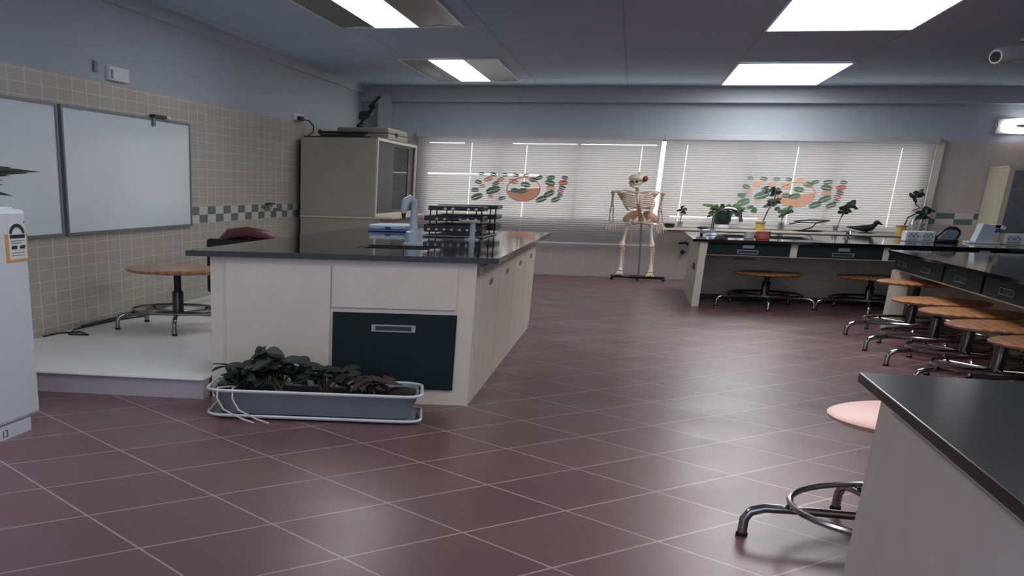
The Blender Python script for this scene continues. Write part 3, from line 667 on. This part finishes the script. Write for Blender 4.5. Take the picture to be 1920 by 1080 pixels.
t = thing('potted_palm', 'dark spiky potted palm on top of the white fridge', 'potted plant', (-3.55, 5.1, 1.158))
obj('pot', MB().lathe([(.10, 1.159), (.14, 1.17), (.16, 1.24), (.17, 1.24), (.15, 1.235), (.01, 1.232)], (-3.6, 5.1, 0), 24), rim_m, t, True)
rnd = random.Random(8); st = MB(); fo = MB()
st.tube([(-3.6, 5.1, 1.23), (-3.59, 5.12, 1.27), (-3.58, 5.13, 1.31)], [.02, .018, .012], 8)
for k in range(26):
    a = rnd.uniform(0, 2 * PI); el = rnd.uniform(.0, .5); z = rnd.uniform(1.25, 1.32)
    fo.leaf((-3.58, 5.13, z), (math.cos(a), math.sin(a), el), rnd.uniform(.3, .5), .018, .12)
for (tx, ty, tz) in [(a_, b2 + (.05 if i2 else 0), c_) for i2, (a_, b2, c_) in enumerate(((-3.28, 6.15, 1.335), (-3.30, 6.0, 1.325), (-3.31, 5.95, 1.345), (-3.36, 5.9, 1.31), (-3.38, 5.85, 1.285), (-3.36, 5.82, 1.262), (-3.37, 5.80, 1.24), (-3.35, 5.83, 1.215), (-3.33, 5.85, 1.205), (-3.4, 5.8, 1.35), (-3.41, 5.78, 1.30), (-3.40, 5.78, 1.225), (-3.34, 5.9, 1.355)))]:
    b_ = Vector((-3.58, 5.12, 1.27)); d_ = Vector((tx, ty, tz)) - b_; L_ = d_.length; d_.z += .08 * L_; fo.leaf(b_, d_, L_, .022, .08, (1, -.7, .3))
obj('stem', st, stemm, t, True); obj('fronds', fo, leafd, t)

# ---------------------------------------------------------------- planter trough
t = thing('planter_trough', 'long grey planter trough with pale rims on the floor before the demonstration bench', 'planter', (-1.72, 6.5, 0))
A_ = .17; TM = rz((-1.72, 6.5, 0), A_)
def rr_rect(x0, x1, y0, y1, r, z, n=4):
    out = []
    for cx, cy, a in ((x1 - r, y1 - r, 0), (x0 + r, y1 - r, PI / 2), (x0 + r, y0 + r, PI), (x1 - r, y0 + r, 1.5 * PI)):
        for i in range(n + 1): b = a + PI / 2 * i / n; out.append(TM @ Vector((cx + r * math.cos(b), cy + r * math.sin(b), z)))
    return out
hx0, hx1, hy0, hy1 = -2.36, -1.08, 6.24, 6.74
mb = MB(); rings = [rr_rect(hx0 + q, hx1 - q, hy0 + q, hy1 - q, .09, z) for q, z in ((.07, .025), (.02, .165), (.035, .165), (.08, .035))]
R_ = [[mb.bm.verts.new(p) for p in r] for r in rings]
for a, b in zip(R_, R_[1:]):
    for k in range(len(a)): mb.bm.faces.new((a[k], a[(k + 1) % len(a)], b[(k + 1) % len(a)], b[k]))
mb.bm.faces.new(R_[-1]); mb.bm.faces.new(list(reversed(R_[0])))
obj('trough_body', mb, trough_m, t)
obj('upper_rim', MB().tube(rr_rect(hx0, hx1, hy0, hy1, .10, .168), .0095, 6, closed=True), rim_m, t, True)
mb = MB(); rg = rr_rect(hx0 + .03, hx1 - .03, hy0 + .03, hy1 - .03, .09, .008); q1 = [mb.bm.verts.new(p) for p in rg]; q2 = [mb.bm.verts.new(p + Vector((0, 0, .012))) for p in rg]
mb.bm.faces.new(list(reversed(q1))); mb.bm.faces.new(q2)
for k in range(len(q1)): mb.bm.faces.new((q1[k], q1[(k + 1) % len(q1)], q2[(k + 1) % len(q1)], q2[k]))
sc = obj('saucer', mb, trough_m, t); obj('lower_rim', MB().tube(rr_rect(hx0 + .0, hx1 - .0, hy0 + .0, hy1 - .0, .10, .024), .009, 6, closed=True), rim_m, t, True)
mb = MB(); rg = rr_rect(hx0 + .05, hx1 - .05, hy0 + .05, hy1 - .05, .08, .135); mb.bm.faces.new([mb.bm.verts.new(p) for p in rg])
rg = [p + Vector((0, 0, -.01)) for p in rg]; mb.bm.faces.new(list(reversed([mb.bm.verts.new(p) for p in rg])))
obj('soil', mb, soil, t)
def trough_plant(cx, n, spread, h, seed, label, lw=.03, m=leafd, trail=0):
    rnd = random.Random(seed); c = TM @ Vector((cx, 6.5, .137))
    t = thing('trough_plant', label, 'plant', c, 'plants in the trough'); st = MB(); fo = MB()
    for k in range(n):
        a = rnd.uniform(0, 2 * PI); r = rnd.uniform(.3, 1) * spread; top = TM @ Vector((min(max(cx + r * math.cos(a), hx0 - .05), hx1), 6.5 + r * .5 * math.sin(a), .16 + h * rnd.uniform(.35, 1)))
        b = c + Vector((rnd.uniform(-.03, .03), rnd.uniform(-.03, .03), 0)); mid = (b + top) / 2 + Vector((0, 0, h * .25))
        st.tube([b, mid, top], [.006, .005, .003], 5)
        for q in (mid, top, top):
            aa = rnd.uniform(0, 2 * PI); fo.leaf(q, (math.cos(aa), math.sin(aa), rnd.uniform(-.2, .6)), rnd.uniform(.08, .17), lw, .3, (rnd.uniform(-.4, .4), rnd.uniform(-1, 0), 1))
    obj('stems', st, stemm, t, True); obj('leaves', fo, m, t)
    for k in range(trail):
        x = cx + (k - trail / 2) * .09; p0 = TM @ Vector((x, 6.27, .178))
        obj('pale_trailing_stem', MB().tube([c + Vector((0, -.02, .02)), p0, TM @ Vector((x + .01, 6.19, .13)), TM @ Vector((x + .05, 6.17, .07)), TM @ Vector((x + .16, 6.13, .03)), TM @ Vector((x + .24, 6.1, .012))], .0055, 6), root, t, True)
trough_plant(-2.2, 20, .16, .11, 1, 'leafy plant at the left end of the trough with pale trailing roots', .032, leafd, 2)
trough_plant(-1.95, 20, .2, .21, 2, 'tallest plant of the trough with broad pointed dark leaves', .045)
trough_plant(-1.66, 16, .17, .13, 3, 'sprawling dark plant in the middle of the trough', .03)
trough_plant(-1.42, 14, .13, .07, 5, 'low withered plant right of the trough middle', .02, twig)
tag(obj('soil_clod', MB().ball(TM @ Vector((-1.2, 6.52, .147)), .11, .1, .03), soil, None, True), 'dark heap of soil at the right end of the trough', 'soil')

# ---------------------------------------------------------------- things on the window shelf
SZ = .783; SY = 19.12
def pot(x, r, h, m, nm='pot', parent=None, rim=None):
    p = obj(nm, MB().lathe([(r * .75, SZ), (r * .8, SZ + .004), (r, SZ + h), (r * .9, SZ + h), (r * .75, SZ + .02), (.005, SZ + .015)], (x, SY, 0), 20), m, parent, True)
    if rim: obj('pot_rim', MB().tube([(x + r * 1.05 * math.cos(k * PI / 10), SY + r * 1.05 * math.sin(k * PI / 10), SZ + h) for k in range(20)], r * .14, 6, closed=True), rim, parent, True)
    return p
def jarplant(x, label, h, seed, nleaf=8, ll=.07, lw=.022, r=.045, jh=.09, m=leaf, top=None, lean=0):
    t = thing('glass_jar_plant', label, 'potted plant', (x, SY, SZ), 'plants on the window shelf')
    pot(x, r, jh, jar, 'glass_jar', t); rnd = random.Random(seed); st = MB(); fo = MB()
    for k in range(3):
        tp = Vector((x + lean + rnd.uniform(-.05, .05), SY + rnd.uniform(-.03, .03), SZ + h * rnd.uniform(.75, 1))); st.tube([(x, SY, SZ + .02), (x + lean * .4, SY, SZ + h * .5), tp], .006, 5)
        for q in range(nleaf // 2):
            a = rnd.uniform(0, 2 * PI); c = tp + Vector((rnd.uniform(-.03, .03), 0, rnd.uniform(-.08, .01))); fo.leaf(c, (math.cos(a), math.sin(a) * .3, rnd.uniform(-.1, .8)), rnd.uniform(.8, 1.4) * ll, lw * 1.2, .2, (rnd.uniform(-.5, .5), -1, rnd.uniform(.1, 1)))
    obj('stems', st, stemm, t, True); obj('leaves', fo, m, t); return t
tag(obj('black_pot', MB().lathe([(.07, SZ), (.075, SZ + .005), (.09, SZ + .06), (.08, SZ + .06), (.07, SZ + .02), (.01, SZ + .02)], (.60, SY, 0), 20), blk, None, True), 'small empty black pot at the left end of the window shelf', 'pot')
jarplant(.76, 'small glass jar with a thin sprig, beside the black pot', .29, 11, 5, .07, .02, m=leafd)
t = thing('fern_pot', 'large dark green vase full of hanging leaves, behind the gooseneck tap', 'potted plant', (1.36, SY, SZ), 'plants on the window shelf')
obj('vase', MB().lathe([(.10, SZ + .07), (.125, SZ + .12), (.13, SZ + .26), (.12, SZ + .26), (.1, SZ + .1), (.01, SZ + .09)], (1.38, SY, 0), 24), leafd, t, True)
obj('vase_foot', MB().lathe([(.10, SZ), (.115, SZ + .03), (.10, SZ + .07)], (1.38, SY, 0), 24), rim_m, t, True)
rnd = random.Random(3); fo = MB(); st = MB()
for k in range(60):
    a = rnd.uniform(0, 2 * PI); r = rnd.uniform(.02, .2); fo.leaf((1.38 + r * math.cos(a), SY + r * .4 * math.sin(a), SZ + .27 + rnd.uniform(-.06, .07)), (math.cos(a), math.sin(a) * .3, rnd.uniform(-.2, .5)), rnd.uniform(.06, .12), .032, .4, (rnd.uniform(-.5, .5), -1, rnd.uniform(.1, 1)))
for k in range(14):
    a = rnd.uniform(0, 2 * PI); fo.leaf((1.70 + .08 * math.cos(a), SY - .03, SZ + .285 + rnd.uniform(-.03, .03)), (math.cos(a), .1, rnd.uniform(0, .5)), .09, .03, .3, (0, -1, rnd.uniform(.1, 1)))
for k in range(6): fo.leaf((1.12 + k * .02, SY, SZ + .33), (-1, .05 * k, rnd.uniform(0, .7)), .08, .024, .2, (0, -1, .5))
st.tube([(1.42, SY, SZ + .2), (1.55, SY, SZ + .27), (1.70, SY - .02, SZ + .26)], .006, 5); st.tube([(1.35, SY, SZ + .2), (1.22, SY, SZ + .3), (1.14, SY, SZ + .33)], .006, 5)
for k in range(6): a = k; st.tube([(1.38, SY, SZ + .1), (1.38 + .12 * math.cos(a), SY + .06 * math.sin(a), SZ + .27)], .006, 5)
obj('stems', st, stemm, t, True); obj('leaves', fo, leaf, t)
def yellowpot(x, label, path, leaves, m):
    t = thing('yellow_pot_plant', label, 'potted plant', (x, SY, SZ), 'plants on the window shelf')
    pot(x, .072, .115, yellow, 'pot', t, pinkr)
    obj('stem', MB().tube([(x, SY, SZ + .02)] + [(x + a, SY, SZ + b) for a, b in path], .011, 6), m, t, True)
    fo = MB(); rnd = random.Random(len(label))
    for a, b, n in leaves:
        for k in range(n):
            an = rnd.uniform(0, 2 * PI); fo.leaf((x + a, SY, SZ + b), (math.cos(an), math.sin(an) * .3, rnd.uniform(-.2, .7)), rnd.uniform(.07, .13), .028, .2, (rnd.uniform(-.5, .5), -1, rnd.uniform(.1, 1)))
    obj('leaves', fo, leafd, t); return t
yellowpot(1.94, 'yellow pot with a long green stem leaning up across the leaf print', [(.03, .12), (.08, .3), (.13, .4), (.15, .5), (.13, .58)], [(.10, .36, 6), (.15, .42, 6), (.14, .52, 6), (.13, .58, 8), (.04, .56, 3)], stemm)
jarplant(2.24, 'glass jar with a reddish cutting, just right of the left yellow pot', .33, 21, 9, .09, .03, .055, .12)
t = thing('dried_branch_tray', 'dark shallow tray with curved dry branches in the middle of the window shelf', 'ornament', (2.66, SY, SZ))
tr_ = MB().lathe([(.12, SZ), (.2, SZ + .012), (.24, SZ + .022), (.2, SZ + .02), (.01, SZ + .014)], (2.64, 0, 0), 24)
for v in tr_.bm.verts: v.co.y = SY - .01 + v.co.y * .45
obj('tray', tr_, blk, t, True)
obj('branches', MB().tube([(2.55, SY, SZ + .02), (2.68, SY, SZ + .06), (2.74, SY, SZ + .13), (2.9, SY, SZ + .16)], .011, 6).tube([(2.42, SY, SZ + .14), (2.62, SY, SZ + .165), (2.92, SY, SZ + .165)], .01, 6).tube([(2.35, SY, SZ + .10), (2.5, SY, SZ + .13), (2.74, SY, SZ + .13)], .009, 6), twig, t, True)
obj('dry_leaf', MB().leaf((2.4, SY, SZ + .15), (1, 0, .1), .42, .025, .05), steel, t)
jarplant(3.02, 'glass jar with a leafy branching stem between the dark tray and black bird', .42, 31, 18, .08, .024, .05, .1, leafd, lean=.12)
t = thing('bird_ornament', 'black bird-shaped ornament on the right part of the window shelf', 'ornament', (3.45, SY, SZ))
obj('body', MB().tube([(3.17, SY, SZ + .085), (3.30, SY, SZ + .075), (3.42, SY, SZ + .07), (3.52, SY, SZ + .085), (3.575, SY, SZ + .14)], [.008, .03, .05, .05, .03], 12, sq=.9).ball((3.575, SY, SZ + .155), .045, .04, .032).tube([(3.6, SY, SZ + .155), (3.67, SY, SZ + .12)], [.022, .004], 8), blk, t, True)
obj('stand', MB().lathe([(.11, SZ), (.11, SZ + .01), (.02, SZ + .02), (.02, SZ + .05)], (3.46, SY, 0), 16), blk, t, True)
yellowpot(3.93, 'yellow pot with a bare zigzag dark twig, right of the black bird', [(.04, .16), (.06, .24), (.17, .30), (.09, .33), (.19, .37), (.12, .42), (.10, .52), (.14, .58)], [(.10, .52, 3), (.13, .58, 4), (.07, .5, 3)], twig)
t = thing('clear_bottle', 'translucent white bottle between the zigzag twig and the last shelf plant', 'bottle', (4.08, SY, SZ))
obj('body', MB().lathe([(.06, SZ), (.065, SZ + .01), (.065, SZ + .16), (.03, SZ + .21), (.03, SZ + .24)], (4.08, SY + .02, 0), 20), jar, t, True)
obj('cap', MB().lathe([(.032, SZ + .241), (.032, SZ + .265)], (4.08, SY + .02, 0), 14), white, t, True)
t = thing('stacked_stone_plant', 'small leafy plant rising from stacked dark stones at the shelf right end', 'potted plant', (4.19, SY - .03, SZ), 'plants on the window shelf')
mb = MB()
for k, (r, z) in enumerate(((.05, .02), (.03, .055), (.045, .085), (.028, .12), (.04, .15))): mb.ball((4.19 + .008 * (-1) ** k, SY - .03, SZ + z), r, r * .9, .019)
obj('stones', mb, pebble, t, True); fo = MB(); rnd = random.Random(77)
for k in range(26):
    a = rnd.uniform(0, 2 * PI); fo.leaf((4.19 + rnd.uniform(-.05, .05), SY - .03, SZ + .24 + rnd.uniform(-.02, .12)), (math.cos(a), math.sin(a) * .3, rnd.uniform(-.2, .7)), rnd.uniform(.06, .12), .028, .3, (rnd.uniform(-.5, .5), -1, rnd.uniform(.1, 1)))
obj('stem', MB().tube([(4.19, SY - .03, SZ + .16), (4.19, SY - .03, SZ + .3)], .008, 6), stemm, t, True); obj('leaves', fo, leafd, t)

# ---------------------------------------------------------------- display cupboard at right
t = thing('display_cupboard', 'pale wood display cupboard with dark glazed shelves at the right edge', 'cupboard', (5.7, 18.9, 0))
dx0, dx1, dy0, dy1, dz = 4.99, 6.45, 18.42, BW - .02, 1.70
obj('side_panel', MB().box(dx0, dx0 + .04, dy0, dy1, 0, dz), woodc, t); obj('side_panel', MB().box(dx1 - .04, dx1, dy0, dy1, 0, dz), woodc, t)
obj('top_panel', MB().box(dx0 - .01, dx1 + .01, dy0 - .02, dy1, dz, dz + .03), woodc, t)
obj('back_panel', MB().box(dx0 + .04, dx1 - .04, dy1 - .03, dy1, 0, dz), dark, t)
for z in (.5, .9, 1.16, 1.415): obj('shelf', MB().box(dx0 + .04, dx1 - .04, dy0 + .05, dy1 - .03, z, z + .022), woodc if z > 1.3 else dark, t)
d = obj('door_frame', MB().box(dx0, dx0 + .07, dy0 - .02, dy0, 0, dz).box(dx0 + .07, dx1, dy0 - .02, dy0, dz - .03, dz).box(dx0 + .07, dx1, dy0 - .02, dy0, .02, .08), woodc, t)
obj('door_glass', MB().box(dx0 + .07, dx1, dy0 - .012, dy0 - .006, .08, dz - .03), cabglass, t)
t = thing('fish_specimen', 'tan fish-shaped specimen on the top shelf of the display cupboard', 'specimen', (5.35, 18.8, 1.437))
obj('body', MB().ball((5.36, 18.8, 1.50), .12, .07, .05).tube([(5.24, 18.8, 1.50), (5.19, 18.8, 1.56)], [.03, .01], 8), mat('tan_specimen', srgb(190, 160, 105), .6), t, True)
obj('stand', MB().box(5.22, 5.5, 18.72, 18.9, 1.438, 1.456), woodc, t)
t = thing('coral_specimen', 'whitish branching coral on the middle shelf of the display cupboard', 'specimen', (5.25, 18.7, 1.182))
mb = MB(); rnd = random.Random(5)
for k in range(12): a = k * .52; mb.tube([(5.25, 18.7, 1.185), (5.25 + .05 * math.cos(a), 18.7 + .04 * math.sin(a), 1.24), (5.25 + .11 * math.cos(a), 18.7 + .08 * math.sin(a), 1.26 + rnd.uniform(0, .05))], [.012, .01, .006], 6)
obj('branches', mb, root, t, True); obj('base', MB().lathe([(.06, 1.1825), (.03, 1.2)], (5.25, 18.7, 0), 12), pebble, t)

# ---------------------------------------------------------------- emergency lamp and cctv
t = thing('wall_lamp', 'glowing oval ring lamp on the back wall at the right edge', 'wall lamp', (5.25, BW, 2.26))
obj('back_plate', MB().box(4.93, 5.60, BW - .05, BW, 2.16, 2.37, .02), white, t)
obj('lit_ring', MB().tube([(5.26 + .22 * math.cos(k * PI / 14), BW - .09, 2.268 + .065 * math.sin(k * PI / 14)) for k in range(28)], .038, 10, closed=True), tubem, t, True)
obj('centre_cap', MB().ball((5.26, BW - .085, 2.268), .10, .03, .028), grey, t, True)
obj('wire_guard', MB().tube([(4.93, BW - .06, 2.17), (4.90, BW - .1, 2.2), (4.93, BW - .13, 2.26), (4.92, BW - .1, 2.33), (4.97, BW - .06, 2.36)], .006, 6), grey, t, True)
t = thing('security_camera', 'white bullet security camera hanging from the ceiling at the right edge', 'security camera', (3.7, 13.2, 2.7))
c0 = Vector((3.19, 13.1, 2.553)); c1 = Vector((3.50, 13.5, 2.635))
dr_ = (c1 - c0).normalized()
obj('housing', MB().tube([c0, c0 + dr_ * .03, c1 - dr_ * .02, c1 + dr_ * .15], [.062, .072, .09, .09], 20), white, t, True)
obj('lens', MB().tube([c0 - dr_ * .012, c0 + dr_ * .001], .045, 18), blk, t, True)
obj('bracket', MB().tube([c1 + dr_ * .1, c1 + dr_ * .14 + Vector((0, 0, .08)), (c1.x + .09, c1.y + .12, CH - .02)], .025, 10), white, t, True)
obj('ceiling_plate', MB().lathe([(.09, CH - .02), (.09, CH - .003)], (c1.x + .09, c1.y + .12, 0), 20), white, t, True)
obj('side_window', MB().ball(c1 + Vector((.03, -.06, .01)), .05, .03, .04), ledm, t, True)

# ---------------------------------------------------------------- skeleton
KY = 18.93
t = thing('anatomical_skeleton', 'life-size human skeleton model on a wheeled stand in front of the left blind', 'skeleton model', (.2, KY, 0))
K = lambda x, z, dy=0: Vector((x, KY + dy, z))
sk_ = MB(); sk_.ball(K(.05, 1.478), .15, .14, .072, 20, 14); sk_.ball(K(.01, 1.42, -.06), .105, .075, .055)
sku = obj('skull', sk_, bone, t, True)
obj('red_patch', MB().ball(K(.135, 1.475, -.045), .062, .09, .046), red, sku, True)
obj('cranial_cap', MB().ball(K(.05, 1.548), .012, .012, .02), blk, sku, True)
jw = MB(); jw.tube([K(-.06, 1.41, -.02), K(-.05, 1.375, -.08), K(.0, 1.36, -.12), K(.06, 1.365, -.09), K(.085, 1.40, -.02)], .018, 8); obj('jaw', jw, bone, sku, True)
for x in (-.04, .03): obj('eye_socket', MB().ball(K(x, 1.435, -.132), .026, .014, .016), framew, sku, True)
obj('nose_cavity', MB().ball(K(-.01, 1.418, -.13), .009, .008, .011), framew, sku, True)
spine = [(.05, 1.43), (.05, 1.34), (.055, 1.28), (.08, 1.2), (.10, 1.12), (.115, 1.05), (.135, .98), (.155, .93), (.165, .89)]
sp = MB()
def interp(P, t_):
    f = t_ * (len(P) - 1); i = min(int(f), len(P) - 2); f -= i; return (P[i][0] * (1 - f) + P[i + 1][0] * f, P[i][1] * (1 - f) + P[i + 1][1] * f)
for k in range(24):
    x, z = interp(spine, k / 23); sp.ball(K(x, z, .03), .032 + k * .0006, .035, .011, 10, 6)
sp.tube([K(x, z, .05) for x, z in spine], .01, 6); obj('spine', sp, boneb, t, True)
rc = MB()
for k in range(10):
    f = k / 9; x, z = interp(spine[2:6], f); w = .125 + .085 * math.sin(PI * (.15 + .7 * f)); dp = .10
    for s in (-1, 1):
        pts = []
        for i in range(9):
            a = PI * i / 8; pts.append(Vector((x + .01 + s * w * math.sin(a) + s * .03, KY + .03 - dp * (1 - math.cos(a)), z - .055 * (i / 8) ** 1.3 + .012)))
        if k > 6: pts = pts[:7]
        rc.tube(pts, .0105, 6)
rib = obj('rib_cage', rc, bone, t, True)
obj('sternum', MB().tube([K(.06, 1.26, -.17), K(.075, 1.2, -.18), (.088, KY - .18, 1.12)], [.024, .02, .012], 8), bone, rib, True)
for s, xs, xe, nm in ((-1, .04, -.29, 'collarbone'), (1, .08, .42, 'collarbone')):
    obj(nm, MB().tube([K(xs, 1.285, -.13), K((xs + xe) / 2, 1.31, -.1), K(xe, 1.285, -.02)], .013, 8), bone, t, True)
    sc_ = MB(); a = K(xe - s * .03, 1.28, .05); b = K(xe - s * .2, 1.27, .08); c = K(xe - s * .15, 1.13, .08)
    vs = [sc_.bm.verts.new(p + Vector((0, d, 0))) for d in (0, .015) for p in (a, b, c)]
    sc_.bm.faces.new(vs[:3]); sc_.bm.faces.new(vs[3:]);
    for i in range(3): sc_.bm.faces.new((vs[i], vs[(i + 1) % 3], vs[3 + (i + 1) % 3], vs[3 + i]))
    obj('shoulder_blade', sc_, boneb, t)
def longbone(mb, a, b, r, e):
    a = Vector(a); b = Vector(b); L = b - a; mb.tube([a, a + L * .04, a + L * .12, a + L * .5, a + L * .88, a + L * .96, b], [e * .6, e, r * 1.1, r * .85, r * 1.15, e, e * .6], 8)
for pts in (((-.305, 1.275), (-.295, 1.05), (-.285, .86), (-.275, .70)), ((.44, 1.27), (.43, 1.04), (.47, .85), (.49, .69))):
    (ax, az), (bx, bz), (cx, cz), (hx, hz) = pts
    A = MB(); longbone(A, K(ax, az), K(bx, bz + .01), .019, .032); A.ball(K(ax, az), .034, .03, .025); up_arm = obj('upper_arm_bone', A, boneb, t, True)
    F = MB(); longbone(F, K(bx - .02, bz - .005), K(cx - .028, cz), .010, .017); longbone(F, K(bx + .02, bz - .005), K(cx + .028, cz), .010, .017); obj('forearm_bones', F, boneb, t, True)
    Hn = MB()
    Hn.ball(K(cx, cz - .012), .036, .02, .014)
    for k in range(5):
        o_ = (k - 2) * .02; L1 = .62 if k not in (0, 4) else .45; e = K(cx + o_ * 1.5 + (hx - cx) * L1, cz + (hz - cz) * L1 * .9, -.01); e2 = K(cx + o_ * 1.9 + (hx - cx), cz + (hz - cz) * (L1 + .3), -.025)
        Hn.tube([K(cx + o_, cz - .02), e, (e + e2) / 2 + Vector((0, -.006, 0)), e2], [.006, .0065, .005, .004], 6)
    obj('hand_bones', Hn, bone, t, True)
pv = MB()
for s in (-1, 1):
    pv.ball(K(.155 + s * .15, .935, .02), .135, .04, .068, rot=Matrix.Rotation(s * .5, 3, 'Y'))
    pv.tube([K(.165 + s * .15, .885), K(.165 + s * .10, .83, -.03), K(.165 + s * .04, .845, -.05), K(.165, .86, -.05)], [.024, .018, .015, .014], 8)
pv.ball(K(.165, .90, .04), .045, .03, .045); obj('pelvis', pv, boneb, t, True)
for (hx, kx, kz, fx_, fz) in ((-.02, -.075, .505, -.06, .13), (.315, .378, .50, .405, .12)):
    A = MB(); longbone(A, K(hx, .85), K(kx, kz + .02), .027, .05); A.ball(K(hx + (.03 if hx < .1 else -.03), .87), .032); obj('thigh_bone', A, bone, t, True)
    obj('kneecap', MB().ball(K(kx, kz + .01, -.035), .045, .02, .022), bone, t, True)
    B = MB(); longbone(B, K(kx, kz - .01), K(fx_, fz), .024, .048); longbone(B, K(kx + .04, kz - .03, .02), K(fx_ + .03, fz, .02), .008, .013); obj('shin_bones', B, bone, t, True)
    Fb = MB(); Fb.ball(K(fx_, fz - .02, .04), .035, .06, .025)
    for k in range(5):
        o_ = (k - 2) * .022; Fb.tube([K(fx_ + o_ * .5, fz - .01, .0), K(fx_ + o_, fz - .03, -.11), K(fx_ + o_ * 1.3, fz - .045, -.2)], [.015, .009, .007], 6)
    obj('foot_bones', Fb, bone, t, True)
obj('support_pole', MB().tube([K(.165, .93, .09), K(.20, .6, .08), K(.235, .05, .06)], .014, 10), steel, t, True)
bs = obj('stand_base', MB().tube([K(-.18, .062, -.12), K(.23, .045, .02), K(.63, .05, -.1)], .022, 8).tube([K(.23, .045, .02), K(.23, .045, .28)], .02, 8).tube([K(.1, .05, -.02), K(.36, .05, -.02)], .026, 8), blk, t, True)
for x, dy in ((-.17, -.12), (.62, -.1), (.23, .27)): obj('caster', MB().ball(K(x, .021, dy), .028, .028, .021), blk, bs, True)

t = thing('pipe_valve', 'two small dark pipe valves low on the back wall between skeleton and sink bench', 'valve', (.87, BW, .40))
obj('valve_lever', MB().tube([(.80, BW - .03, .55), (.90, BW - .10, .565), (.94, BW - .10, .54)], .02, 8), blk, t, True)
obj('valve_body', MB().tube([(.87, BW, .42), (.87, BW - .10, .42)], .035, 10).ball((.87, BW - .1, .42), .04, .03, .025), blk, t, True)
